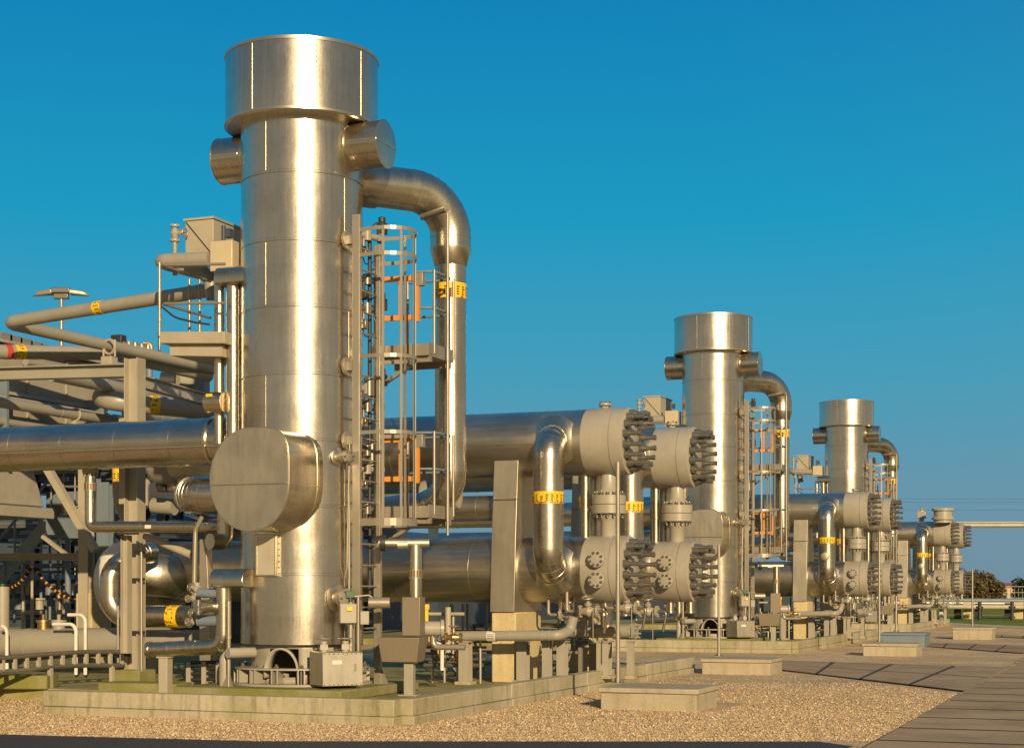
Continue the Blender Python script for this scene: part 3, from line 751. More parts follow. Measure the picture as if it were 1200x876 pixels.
# vertical clad pipe pair with hood
hp=uthing('hooded_pipe_pair','pair of slim vertical silver pipes under a square hood','pipe',L(-1.1,-.5,3.9),'hooded pipe pairs')
h0=PT(253,334,-.55);h1=PT(293,334,-.55)
b=MB(); b.prism([h0,h0+Vector((0,-.06,.015)),h0+Vector((0,-.066,.09)),h0+Vector((0,-.05,.16)),h0+Vector((0,-.01,.22)),h0+Vector((0,.06,.255)),h0+Vector((0,.3,.255)),h0+Vector((0,.3,0))],(h1.x-h0.x,0,0)); b.build('hood',M['clad_pipe'],hp,bevel=.008)
for (px_,r_,yb,yy) in((273.5,.098,505,-.42),(257,.072,495,-.36)):
    t0=PT(px_,332,yy);t1=PT(px_,yb+25,yy); b=MB(); b.tube([t0,t1],r_,24,seams=.95,bead=.004,bw=.016); b.build('pipe_run',M['clad_pipe'],hp)
q=PT(253,471,-.5); b=MB(); b.lathe([(0,.0),(.001,.14),(.27,.14),(.272,0)],q+Vector((-.13,0,0)),(1,0,0),28); pl_=b.build('insulated_joint',M['clad_pipe'],hp)
b=MB(); b.box(q+Vector((-.02,-.142,.08)),(.1,.008,.04)); b.build('tag_plate',M['yellow'],pl_)
# big insulated pipe into tower from the left
bp=uthing('large_insulated_pipe','very thick silver insulated horizontal pipe entering from the left','pipe',L(-4,0.05,3.3),'large horizontal insulated pipes')
b=MB(); b.tube([L(-26,.05,3.69),L(-.8,.05,3.69)],.335,48,seams=[25.2-.30-.92*k for k in range(25)][::-1],bead=.006,bw=.05); o_=b.build('pipe_run',M['clad_big'],bp)
b=MB(); b.lathe([(0,.336),(.001,.36),(.04,.36),(.041,.336)],L(-1.42,.05,3.69),(1,0,0),48,False); b.build('end_collar',M['seam'],bp)
b=MB(); b.box(L(-13.5,-.286,3.60),(25,.008,.014),0); b.build('lap_seam',M['seam'],o_)
# ribbed elbow behind drum
re_=uthing('ribbed_elbow','short ribbed silver elbow left of the round drum','pipe elbow',L(-1.6,.5,2.5),'ribbed elbows')
b=MB(); b.tube([PT(330,580,.3),PT(226,580,.3),PT(226,580,1.6)],.27,36,.4,arcn=16,gores=7,seams=[.15,.3,.45,.6,.75,.9],bead=.006,bw=.02); b.build('pipe_run',M['clad_big'],re_)

# ================================================================== small equipment around tower base
ib=uthing('instrument_box','square grey sheet metal instrument box on a short stand','instrument box',L(1.05,-.72,.17),'instrument boxes')
bc=L(.93,-.78,.56)
b=MB(); b.box(bc,(.56,.5,.44),R(48)); x_=b.build('box_body',M['clad_flat'],ib,bevel=.012)
rz=Matrix.Rotation(R(48),3,'Z')
b=MB(); b.box(bc+rz@Vector((0,-.252,0)),(.545,.006,.425),R(48)); lid=b.build('front_cover',M['clad_flat'],x_)
b=MB()
for k in range(9):
    for s_ in(-1,1): 
        v=rz@Vector((-.25+k*.0625,-.257,s_*.2)); b.box(bc+v,(.012,.006,.012),R(48))
b.build('rivet',M['dark'],lid)
v=rz@Vector((.17,-.262,.02)); b=MB(); b.box(bc+v,(.03,.014,.09),R(48)); b.build('latch',M['galv'],lid)
v=rz@Vector((-.08,-.258,.09)); b=MB(); b.box(bc+v,(.13,.006,.05),R(48)); b.build('name_plate',M['white'],lid)
b=MB(); b.box(L(1.12,-.62,.27),(.07,.07,.3)); b.hexa([L(1.0,-.74,.17),L(1.24,-.74,.17),L(1.24,-.5,.17),L(1.0,-.5,.17),L(1.1,-.64,.34),L(1.14,-.64,.34),L(1.14,-.6,.34),L(1.1,-.6,.34)]); b.build('stand',M['grey'],ib)
for sx in(-.16,.14):
    p=bc+rz@Vector((sx,.02,.22)); b=MB(); b.cyl(p,p+Vector((0,0,.14)),.045,n=14); b.box(p+Vector((0,0,.06)),(.1,.1,.07),R(30)); v_=b.build('valve_stem',M['grey'],ib)
    b=MB(); b.ring(p+Vector((0,0,.17)),(0,0,1),.085,.01,18,6); b.bar(p+Vector((-.08,0,.17)),p+Vector((.08,0,.17)),.012,.01); b.bar(p+Vector((0,-.08,.17)),p+Vector((0,.08,.17)),.012,.01); b.build('handwheel',M['galv'],v_)
jb=uthing('junction_post','slim post with two small grey junction boxes and green handle','junction box',L(1.05,-.5,.2),'junction posts')
q=P(411,742,d=21.6); 
b=MB(); b.cyl((q.x,q.y,.5),(q.x,q.y,1.42),.03,n=12); b.cyl((q.x+.09,q.y+.04,.5),(q.x+.09,q.y+.04,1.5),.022,n=12); b.cyl((q.x,q.y,.84),(q.x,q.y,.87),.045,n=12); b.build('post',M['galv'],jb)
b=MB(); b.box((q.x-.02,q.y-.05,1.28),(.22,.16,.26),R(35)); bx=b.build('junction_box',M['grey'],jb,bevel=.01)
b=MB(); b.box((q.x+.05,q.y-.13,1.34),(.07,.01,.05),R(35)); b.build('tag_plate',M['yellow'],bx)
b=MB(); b.box((q.x+.17,q.y+.06,1.22),(.12,.1,.18),R(35)); b.build('junction_box',M['grey'],jb,bevel=.01)
b=MB(); b.tube([(q.x,q.y,1.42),(q.x,q.y,1.5),(q.x+.2,q.y+.15,1.52),(q.x+.34,q.y+.2,1.4)],.012,8,.06); b.build('impulse_tube',M['galv'],jb)
b=MB(); b.box((q.x-.0,q.y-.02,1.53),(.11,.03,.09),R(30)); b.cyl((q.x,q.y,1.44),(q.x,q.y,1.52),.028,n=8); b.build('lever_handle',M['green'],jb,bevel=.006)
b=MB(); b.cyl((q.x+.22,q.y+.1,1.42),(q.x+.48,q.y+.2,1.42),.075,n=18); b.build('filter_bowl',M['galv'],jb)
# trough box with column and T pipe
tr=uthing('drip_tray_stand','brown trough and slim column on a post','pipe stand',L(1.75,-.15,.17),'trough stands')
tq=P(480,800,d=21.8); tp=Vector((tq.x,tq.y,0)); rt=R(8)
def T(px,py): return P(px,py,d=21.8)
b=MB(); b.box(tp+Vector((0,0,.42)),(.13,.12,.54),rt); b.box(tp+Vector((0,0,.18)),(.26,.24,.02),rt); b.build('post',M['grey'],tr,bevel=.005)
b=MB(); z0,z1=T(470,775).z,T(470,746).z; hw=.29
cc=Matrix.Rotation(rt,3,'Z')
def tv(x,y,z): 
    v=tp+cc@Vector((x-.1,y,0)); return Vector((v.x,v.y,z))
b.hexa([tv(-hw*.85,-.15,z0),tv(hw*.85,-.15,z0),tv(hw*.85,.2,z0),tv(-hw*.85,.2,z0),tv(-hw,-.2,z1),tv(hw,-.2,z1),tv(hw,.25,z1),tv(-hw,.25,z1)]); b.build('trough',M['brownsheet'],tr,bevel=.008)
b=MB(); za,zb=T(470,745).z,T(470,700).z; b.box(tp+Vector((.06,0,(za+zb)/2+.01)),(.25,.25,zb-za),rt); b.build('column_casing',M['brownsheet'],tr,bevel=.008)
cpx=T(487,690); b=MB(); b.tube([(cpx.x,cpx.y,zb),(cpx.x,cpx.y,T(0,638).z)],.085,24,seams=[.16],bead=.004,bw=.015); b.build('riser_pipe',M['clad_pipe'],tr)
b=MB(); zc=T(0,672).z; b.cyl((cpx.x,cpx.y,zc-.06),(cpx.x,cpx.y,zc+.06),.092,n=24); pc=b.build('perforated_collar',M['galv'],tr)
b=MB()
for k in range(14):
    a=2*PI*k/14; b.box((cpx.x+.092*math.cos(a),cpx.y+.092*math.sin(a),zc),(.008,.018,.09),a)
b.build('slot',M['ink'],pc)
t0=T(503,636);t1=T(444,636)
b=MB(); b.cyl(t1,t0,.06,n=24); b.build('tee_pipe',M['clad_flat'],tr)
b=MB(); b.cyl(T(466,638),T(478,637.5)+Vector((0,0,0)),.068,n=24); b.build('tee_sleeve',M['clad_flat'],tr)
b=MB(); b.cyl(T(446,636),T(452,636),.11,n=24); b.build('flange',M['dark'],tr)
fb=uthing('drain_filter','small round grey filter housing with bolted cover','filter',L(1.9,0,1.1),'drain filters')
q=P(498,736,d=22.0); b=MB(); b.cyl(q,q+Vector((.24,.09,0)),.10,n=24); b.cyl(q+Vector((.2,.07,0)),q+Vector((.24,.09,0)),.125,n=24); b.build('housing',M['grey'],fb)
b=MB(); b.cyl(q+Vector((.02,0,.1)),q+Vector((.02,0,.3)),.03,n=10); b.cyl(q+Vector((.02,0,.26)),q+Vector((.02,0,.33)),.045,n=10); b.build('cap',M['yellow'],fb)
b=MB(); b.tube([q+Vector((.1,.05,-.12)),q+Vector((.1,.05,-.25)),q+Vector((.55,.1,-.25))],.04,12,.08); b.build('outlet_pipe',M['galv'],fb)
valve_parts(fb,q+Vector((.38,.1,-.12)),(1,.2,0),.7,(0,0,1),'galv','brass')
# low drain pipe along the front of the vessels with its posts
dp=uthing('drain_pipe','long slim grey drain pipe running low past the pier','pipe',L(2,2.6,.95),'low drain pipes')
yD=2.62
b=MB(); b.tube([PT(526,745,yD),PT(655,744,yD),PT(668,739,yD+.3),PT(672,722,yD+.3)],.076,20,.12,seams=[1.0,1.5,1.62],bead=.004,bw=.02); b.build('pipe_run',M['grey2'],dp)
b=MB(); q=PT(577,745,yD); b.cyl(q+Vector((-.07,0,0)),q+Vector((.07,0,0)),.08,n=20,caps=False); pl_=b.build('marker_plate',M['white'],dp)
b=MB()
for k in range(3): b.box(q+Vector((0,-.081,-.03+k*.028)),(.11,.004,.01))
b.build('lettering',M['ink'],pl_)
b=MB(); b.flange(PT(528,745,yD)+Vector((-.02,0,0)),(1,0,0),.12,.04,8); b.build('flange',M['grey'],dp)
d2=uthing('drain_pipe','short grey drain pipe with round flanged end behind the pier','pipe',L(3,5.0,.8),'low drain pipes')
yE=4.9
b=MB(); b.tube([PT(660,739,yE),PT(742,739,yE)],.105,24,seams=[.5,.56],bead=.012,bw=.03); b.build('pipe_run',M['grey2'],d2)
b=MB(); b.flange(PT(744,739,yE),(1,0,0),.13,.05,8); b.build('flange',M['grey2'],d2)
b=MB(); b.tube([PT(711,712,yE),PT(711,739,yE)],.1,24,seams=[.12,.2,.28],bead=.006,bw=.03); b.build('branch_pipe',M['clad_pipe'],d2)
post_spec=[(545.5,752,2.62,.16),(641,750,3.0,.12),(659,752,3.3,.14),(613,752,3.2,.16),(708,752,5.0,.2),(739,752,5.0,.1),(700,755,5.4,.22)]
for k,(px_,py_,yy,w_) in enumerate(post_spec):
    lab=['under the drain pipe start','right of the front pier','between the piers','against the front pier','beside the rear pier','under the flanged drain','behind the rear pier'][k]
    st=uthing('steel_post','short grey post '+lab,'post',L(0,0,.17)+Vector((PT(px_,py_,yy).x-TX,yy,0)),'short steel posts')
    q=PT(px_,py_,yy); b=MB(); b.ibeam((q.x,q.y,.20),(q.x,q.y,q.z),w_,w_,.014); b.build('column',M['grey'],st)
    b=MB(); b.box((q.x,q.y,.195),(w_*1.6,w_*1.6,.05)); b.build('footing',M['box_conc'],st,bevel=.006)
    b=MB(); b.box((q.x,q.y,q.z+.01),(w_*1.3,w_*1.3,.02)); b.build('saddle_plate',M['grey'],st)
# valve clusters below vessels and behind the ladder
cl_spec=[(.55,.9,'valve',690,712,3.4),(.6,.9,'x',668,716,3.6),(.6,.8,'x',760,712,5.2),(.7,.9,'x',735,708,3.7)]
vl=['grey drain valve under the front lower vessel','second drain valve under the front lower vessel','drain valve between front and rear lower vessels','drain valve below the front vessel end']
for k,(s_,_,_,px_,py_,yy) in enumerate(cl_spec):
    q=PT(px_,py_+4,yy); v_=uthing('drain_valve',vl[k],'valve',q,'drain valves'); valve_parts(v_,q,(1,0,0),1.0,(0,-.3,.95))
    b=MB(); b.tube([q+Vector((-.14,0,0)),q+Vector((-.35,0,0)),q+Vector((-.35,0,.3))],.026,12,.05); b.build('drain_tube',M['galv'],v_); b=MB(); b.tube([q+Vector((.14,0,0)),q+Vector((.3,0,0)),q+Vector((.24,0,-.32))],.022,12,.05); b.build('drain_tube',M['stud'],v_)
    b=MB(); b.cyl(q+Vector((.1,-.1,.02)),q+Vector((.1,-.1,-.45)),.009,n=8); b.build('drip_rod',M['stud'],v_)
# small handrail frames and tubing between ladder and pier
tb=uthing('tubing_rack','low rack of thin steel tubing with small fittings','pipe rack',L(2.5,1.4,.17),'low tubing racks')
for k,(py_,x0,x1) in enumerate(((758,497,570),(765,497,570),(772,499,568),(779,497,566),(752,499,530))):
    b=MB(); b.tube([PT(x0,py_,2.9),PT(x1,py_,3.0)],.022 if k!=3 else .035,10); b.build('tube',M['stud'],tb)
for px_ in(507,521,536,563):
    q=PT(px_,760,2.95); b=MB(); b.cyl((q.x,q.y,.17),(q.x,q.y,.95),.022,n=8); b.build('upright',M['galv'],tb)
for k in range(7):
    q=PT(500+k*5.4,754+(k*7)%24,2.8); b=MB(); b.cyl(q,q+Vector((.09,0,0)),.04,n=10); b.cyl(q+Vector((.04,0,0)),q+Vector((.04,0,.11)),.02,n=8); b.build('fitting',M['stud' if k%2 else 'brass'],tb)
b=MB(); b.tube([PT(507,753,2.4),PT(515,754,2.4),PT(518,758,2.4),PT(518,785,2.4)],.03,10,.08); b.build('bent_tube',M['white'],tb)
b=MB(); b.cyl(PT(499,719,2.7),PT(544,719,2.8),.028,n=10); b.build('tube',M['beige'],tb)
b=MB(); q=PT(525,711,2.5); b.cyl((q.x,q.y,q.z),(q.x,q.y,PT(0,756,2.5).z),.045,n=12); b.build('upright',M['beige'],tb)
b=MB(); q=PT(531,722,2.6); b.cyl((q.x,q.y,q.z),(q.x,q.y,PT(0,757,2.6).z),.025,n=10); b.build('upright',M['galv'],tb)
dm=uthing('drain_manifold','tangle of thin drain tubing and small valves beneath the vessels','drain manifold',L(2.4,5.0,.17),'drain manifolds')
rng=random.Random(77)
for k in range(12):
    x_=rng.uniform(-.2,1.9); y_=rng.uniform(4.3,6.4); z_=rng.uniform(.35,.95); r_=rng.choice((.018,.024,.034))
    b=MB(); b.tube([L(x_,y_,1.35),L(x_,y_,z_),L(x_+rng.choice((-1,1))*rng.uniform(.2,.5),y_,z_),L(x_+rng.uniform(-.3,.3),y_,.2)],r_,8,.06); b.build('tube',M[rng.choice(('galv','stud','dark','bluegrey'))],dm)
for k in range(4):
    b=MB(); b.tube([L(-.5,4.4+k*.5,.4+.16*k),L(2.35,4.4+k*.5,.42+.16*k)],.03,8); b.build('header_tube',M[('stud','galv','bluegrey','grey2')[k]],dm)
for k in range(5):
    valve_parts(dm,L(.3+k*.48,4.35,.75+.12*(k%2)),(1,0,0),.7,(0,-.5,.85),'dark','stud')
for k in range(6):
    b=MB(); b.box(L(.0+k*.45,4.9+.2*(k%3),.4),(.06,.06,.5)); b.build('upright',M['galv'],dm)
# orange/dark equipment behind ladder between the platforms
bs=uthing('ball_valve_actuator','dark steel valve actuator behind the ladder cage','valve actuator',L(1.3,2.0,2.0),'valve actuators')
b=MB(); b.lathe([(0,.1),(.04,.22),(.15,.25),(.5,.25),(.6,.2),(.62,.1)],L(.75,2.3,3.0),(1,.1,0),32); b.build('actuator_body',M['grey2'],bs)
hpp=uthing('horizontal_branch_pipe','bronze tinted silver pipe running sideways behind the support casing','pipe',L(1.6,2.9,2.6),'horizontal branch pipes')
b=MB(); b.tube([L(.3,3.75,2.87),L(1.72,3.75,2.87)],.2,28,seams=[.8],bead=.005); b.build('pipe_run',M['clad_x'],hpp)

def W(px,py,Y): return P(px,py,Y=Y)
# low front elbow pipe with hood
lo=uthing('low_elbow_pipe','low silver elbow pipe rising to a square hood','pipe',W(220,760,18.9),'low elbow pipes')
Yl=18.95
b=MB(); b.tube([W(176,761,Yl),W(262,757,Yl),W(262,680,Yl)],.105,28,.17,arcn=10,gores=3,seams=[.12,.32,.5,.62,.74],bead=.004,bw=.016); b.build('pipe_run',M['clad_pipe'],lo)
b=MB(); b.lathe([(0,0),(.001,.118),(.05,.118),(.052,.1)],W(174,761,Yl),(1,0,0),28); b.build('end_cap',M['clad_pipe'],lo)
h0=W(248,688,Yl-.1);h1=W(287,688,Yl-.1)
b=MB(); b.prism([h0,h0+Vector((0,-.06,.015)),h0+Vector((0,-.066,.09)),h0+Vector((0,-.05,.16)),h0+Vector((0,-.01,.215)),h0+Vector((0,.06,.25)),h0+Vector((0,.28,.25)),h0+Vector((0,.28,0))],(h1.x-h0.x,0,0)); b.build('hood',M['clad_pipe'],lo,bevel=.008)
b=MB(); c=W(250,711,Yl-.02); b.lathe([(-.05,.1),(.22,.1),(.222,.108),(.235,.108),(.236,0)],c,(-.45,-.9,0),28); nz=b.build('side_nozzle',M['clad_pipe'],lo)
b=MB(); c2=c+Vector((-.45,-.9,0)).normalized()*.24; b.box(c2,(.19,.006,.012),R(-26)); b.box(c2,(.012,.006,.19),R(-26)); b.build('lap_seam',M['seam'],nz)
b=MB(); b.cyl(W(233,694,Yl),W(258,695,Yl),.065,n=18); b.build('branch_nozzle',M['bluegrey'],lo); b=MB(); b.cyl(W(233,727,Yl),W(258,727,Yl),.075,n=18); b.build('branch_nozzle',M['bluegrey'],lo)
b=MB(); q=W(231,761,Yl); b.add([q+Vector((-.06,-.08,.09)),q+Vector((.06,-.08,.09)),q+Vector((0,-.05,.13))],[(0,1,2)]); b.build('tag_plate',M['white'],lo)
tp2=uthing('support_stay','thin vertical stay with triangular foot','post',W(270,806,18.85),'thin support stays')
q=W(268,704,18.85); f_=W(268,803,18.85); b=MB(); b.cyl((q.x,q.y,.2),q,.028,n=12); b.cyl(q+Vector((0,0,-.5)),q+Vector((0,0,-.46)),.036,n=12); b.build('stay_tube',M['galv'],tp2)
b=MB(); b.hexa([Vector((q.x-.16,q.y-.02,.17)),Vector((q.x+.1,q.y-.02,.17)),Vector((q.x+.1,q.y+.02,.17)),Vector((q.x-.16,q.y+.02,.17)),Vector((q.x-.02,q.y-.02,.45)),Vector((q.x+.02,q.y-.02,.45)),Vector((q.x+.02,q.y+.02,.45)),Vector((q.x-.02,q.y+.02,.45))]); b.build('foot',M['galv'],tp2)

# ================================================================== galvanised poles on concrete chambers
def chamber(name_l,x0,x1,y0,y1,h,pole,mat='box_conc',seg=True):
    c=thing('concrete_chamber',name_l[0],'concrete box',((x0+x1)/2,(y0+y1)/2,0),'concrete ground chambers')
    b=MB(); b.box(((x0+x1)/2,(y0+y1)/2,(h-.07)/2-.05),(x1-x0,y1-y0,h-.07+.1)); b.build('chamber_wall',M[mat],c,bevel=.015)
    b=MB(); b.box(((x0+x1)/2,(y0+y1)/2,h-.034),(x1-x0+.06,y1-y0+.06,.068)); b.build('chamber_lid',M[mat],c,bevel=.015)
    if pole:
        px_,py_,ht,lab=pole
        o=thing('steel_pole',lab,'pole',(px_,py_,h),'slim galvanised poles')
        b=MB(); b.cyl((px_,py_,h),(px_,py_,h+ht),.03,n=12); b.cyl((px_,py_,h+ht),(px_,py_,h+ht+.015),.033,n=12); b.build('pole_tube',M['galv'],o)
        b=MB(); b.box((px_,py_,h+.012),(.16,.16,.02)); b.build('base_plate',M['galv'],o)
        b=MB()
        for sx in(-1,1):
            for sy in(-1,1): b.cyl((px_+sx*.06,py_+sy*.06,h+.02),(px_+sx*.06,py_+sy*.06,h+.05),.012,n=6)
        b.build('anchor_bolt',M['stud'],o)
q=P(724,801,z=.29)
chamber(['low concrete chamber with flat lid, closest to the viewer'],-6.78,-5.46,20.65,21.75,.29,(q.x,min(q.y,21.5),3.05,'tall slim galvanised pole on the closest concrete chamber'))
q=P(838,770,z=.29)
chamber(['low concrete chamber second from the viewer, before the middle pad'],-7.8,-6.5,29.9,31.0,.29,(q.x,30.7,2.15,'slim galvanised pole in front of the middle tower'))
q=P(1022,754,z=.3)
chamber(['low concrete chamber beside the second slab path'],-6.3,-5.05,39.4,40.5,.3,(q.x,40.2,2.7,'slim galvanised pole right of the middle vessels'))
q=P(1040,742,z=.4)
chamber(['greenish grey concrete chamber near the far pad'],-6.8,-5.6,45.4,46.6,.4,(q.x,46.2,1.0,'thin pole behind the greenish concrete chamber'),'bluegrey')  # blue grey puts the shade on this chamber into its colour
q=P(1127,738,z=.35)
chamber(['small farthest concrete chamber near the grass'],-5.7,-4.5,53.4,54.7,.38,(q.x,54.4,1.85,'slim galvanised pole on the farthest concrete chamber'))

# ================================================================== copies of the unit
for o in bpy.data.objects:
    if o.parent is not None: KIDS.setdefault(o.parent.name,[]).append(o)
DY=[0,22.95,44.0]
made={}
for o,lab,keep in UNIT:
    for u in (1,2):
        if u not in keep: continue
        c=copy_tree(o); c.location=o.location+Vector((0,DY[u],0))
        if lab: c['label']=lab+' '+ENDS[u]
        made[(o.name,u)]=c
# extra caps that only the two far risers carry
for o in (ra,rb):
    for u in(1,2):
        c=made[(o.name,u)]; lc=c.location
        b=MB(); b.lathe([(.15,.11),(.33,.11),(.335,.1),(.336,0)],Vector((lc.x,lc.y-.74,2.52)),(0,-1,0),24); b.build('side_cap',M['clad_flat'],c)
# flange stack on top of the farthest front vessel
q=P(1105,608,d=65.2)
fs_=thing('flange_stack','short flanged grey stub on top of the farthest front vessel','flange',q,None)
b=MB(); b.cyl(q+Vector((0,0,-.15)),q+Vector((0,0,.35)),.36,n=32); b.build('stub_pipe',M['grey'],fs_)
for z_ in(.02,.38):
    b=MB(); b.flange(q+Vector((0,0,z_)),(0,0,1),.45,.08,14,.025,.04); b.build('flange',M['grey'],fs_)
q=P(1080,606,d=66.5); fv=thing('vent_valve','small handwheel vent left of the farthest flange stub','valve',q,None)
b=MB(); b.box(q+Vector((0,0,.1)),(.35,.3,.28)); b.build('valve_box',M['grey'],fv,bevel=.02); b=MB(); b.cyl(q+Vector((0,0,-.8)),q+Vector((0,0,.0)),.1,n=14); b.build('stem',M['grey'],fv); valve_parts(fv,q+Vector((0,0,.25)),(1,0,0),.9)

# ================================================================== LEFT of the nearest tower
def W(px,py,Y): return P(px,py,Y=Y)
# main H post
hpst=thing('steel_column','tall beige H shaped steel column on a concrete footing left of tower','column',W(155,785,20.95),None)
q=W(158,783,20.95); zt_=W(158,420,20.95).z
b=MB(); b.ibeam((q.x,q.y,.30),(q.x,q.y,zt_),.22,.24,.02,R(90)); cl_=b.build('column_shaft',M['beige'],hpst)
b=MB(); b.box((q.x,q.y,.26),(.46,.46,.24)); b.build('footing',M['mossy'],hpst,bevel=.02)
b=MB(); b.box((q.x-.17,q.y,3.55),(.1,.2,1.3)); b.build('stiffener',M['beige'],hpst)
for z_ in(.95,1.75,2.15):
    b=MB(); b.box((q.x+.13,q.y-.1,z_),(.2,.06,.04)); b.build('pipe_clip',M['dark'],hpst)
b=MB(); b.tube([(q.x+.2,q.y-.12,.3),(q.x+.2,q.y-.12,2.3)],.025,10); b.build('conduit',M['galv'],hpst)
b=MB(); b.tube([(q.x-.22,q.y-.12,.3),(q.x-.22,q.y-.12,1.35)],.02,10); b.build('conduit',M['galv'],hpst)
# beam to the post
bmm=thing('steel_beam','long grey I beam running left from the column top','beam',W(80,440,21.0),None)
b=MB(); b.ibeam(W(-120,441,21.0),W(153,434,21.0),.2,.20,.02); b.build('beam_web',M['grey2'],bmm)
b2=thing('steel_beam','lower I beam running right behind the column','beam',W(200,465,23),None)
b=MB(); b.ibeam(W(165,447,22.2),W(248,470,24.8),.16,.2,.02); b.build('beam_web',M['grey'],b2)
# V-bend grey pipe
vb=thing('bent_grey_pipe','grey painted pipe making a sharp V bend against the sky','pipe',W(20,380,25),None)
A0=P(250,339,d=24.4);A1=P(6,378,d=26.6);A2=P(250,432,d=31.5)
b=MB(); b.tube([A0,A1,A2],.105,24,.28,arcn=14,seams=[.9,1.0],bead=.003); b.build('pipe_run',M['grey2'],vb)
dv=(A1-A0).normalized(); cpos=P(111,361,d=25.45); 
tt=(cpos-A0).dot(dv); cpos=A0+dv*tt
lb=label_band(vb,cpos,dv,.106,.17,6)
sp_=P(128,405,d=28.6)
sup=thing('pipe_clamp','beige pipe shoe clamping the V bend pipe to the beam','pipe support',sp_,None)
b=MB(); b.box(sp_+Vector((0,0,-.28)),(.22,.2,.17)); b.build('shoe',M['beige'],sup,bevel=.01)
b=MB(); b.ring(sp_+Vector((0,0,-.02)),(A2-A1),.125,.025,18,6); b.cyl(sp_+Vector((-.12,0,-.2)),sp_+Vector((-.12,0,.1)),.02,n=8); b.cyl(sp_+Vector((.12,0,-.2)),sp_+Vector((.12,0,.1)),.02,n=8); b.build('clamp_ring',M['beige'],sup)
# straight grey pipe with red and yellow marker
gp2=thing('grey_pipe','straight thick grey pipe with a red and yellow marker on the left','pipe',W(60,411,25),None)
g0_=P(-60,411,d=27.2);g1_=P(245,440,d=31.6)
b=MB(); b.tube([g0_,P(130,414,d=29.5),g1_],.124,24,1.5,arcn=6,seams=[3.2],bead=.003); b.build('pipe_run',M['grey2'],gp2)
dv=(P(130,414,d=29.5)-g0_).normalized(); p_=P(16,411.8,d=28.1); p_=g0_+dv*((p_-g0_).dot(dv))
label_band(gp2,p_+dv*.08,dv,.125,.18,6,False)
b=MB(); b.lathe([(-.09,.125),(-.089,.13),(.02,.13),(.021,.125)],p_-dv*.1,dv,24,False); b.build('marker_band',M['red'],gp2)
# receding pipes under the beam
for k,(a_,e_,r_,lab) in enumerate(((P(60,438,d=27),P(260,480,d=33),.12,'grey pipe slanting down behind the beam'),(P(106,466,d=28.0),P(106,466,d=28.0),.17,'grey pipe with rounded elbow and small yellow marker behind the column'),(P(150,484,d=29),P(252,498,d=34),.12,'lowest grey pipe slanting behind the column'))):
    o=thing('grey_pipe',lab,'pipe',a_,None); b=MB()
    if k==1:
        p1=P(110,468,d=28.5); b.tube([P(165,452,d=31.5),p1,P(260,482,d=29.5)],r_,24,.32,arcn=12); b.build('pipe_run',M['grey2'],o)
        dv=(P(260,482,d=29.5)-p1).normalized(); pc_=p1+dv*1.05; label_band(o,pc_,dv,r_+.001,.18,6)
    else: b.tube([a_,e_],r_,24,seams=[1.5,3.0],bead=.004); b.build('pipe_run',M['grey2'],o)
for k,(a_,e_,r_,lab) in enumerate(((P(-20,468,d=26.5),P(250,512,d=33),.09,'thin grey pipe slanting just above the thick insulated pipe'),(P(30,424,d=29.5),P(250,462,d=35),.07,'thin upper grey pipe slanting between the beam and marker pipe'))):
    o=thing('grey_pipe',lab,'pipe',a_,None); b=MB(); b.tube([a_,e_],r_,20,seams=[2.0,4.0],bead=.006); b.build('pipe_run',M['grey2'],o)
    for t in(.35,.7):
        q=a_.lerp(e_,t); c=MB(); c.ring(q,(e_-a_),r_+.015,.02,16,6); c.box(q+Vector((0,0,-r_-.09)),(.1,.1,.16)); c.build('pipe_shoe',M['beige'],o)
# valves peeking over the pipe
vo=thing('valve_manifold','row of small brass and steel valves above the slanting pipes','valve',P(150,405,d=33),None)
for k in range(6):
    q=P(136+k*7.5,404+k*1.5,d=33); b=MB(); b.cyl(q+Vector((0,0,-.3)),q+Vector((0,0,.12)),.05,n=12); b.cyl(q+Vector((0,0,.02)),q+Vector((0,0,.08)),.085,n=12); b.build('valve_body',M['brass' if k%2 else 'galv'],vo)
b=MB(); b.box(P(139,399,d=33),(.26,.2,.22)); b.build('actuator_box',M['dark'],vo,bevel=.02)
b=MB(); b.tube([P(168,402,d=33),P(177,403,d=33),P(178,416,d=33)],.05,12,.08); b.build('vent_elbow',M['galv'],vo)
b=MB(); b.tube([P(130,412,d=33),P(180,420,d=33)],.07,14); b.build('header_pipe',M['grey2'],vo)
ac=thing('valve_actuator','black and beige horizontal actuator between the slanting pipes','valve actuator',P(210,447,d=32),None)
b=MB(); b.cyl(P(189,446,d=32),P(206,447,d=32),.17,n=24); b.build('actuator_head',M['dark'],ac)
b=MB(); b.cyl(P(206,447,d=32),P(232,449,d=32.4),.16,n=24); b.build('actuator_cylinder',M['beige'],ac)
b=MB(); q=P(175,444,d=32); b.cyl(q+Vector((0,0,-.2)),q+Vector((0,0,.35)),.07,n=14); b.cyl(q+Vector((0,0,-.1)),q+Vector((0,0,-.02)),.13,n=14); b.build('valve_neck',M['bluegrey'],ac)
b=MB(); q=P(237,460,d=32); b.box(q+Vector((0,0,-.1)),(.22,.2,.9)); b.build('support_bracket',M['bluegrey'],ac)
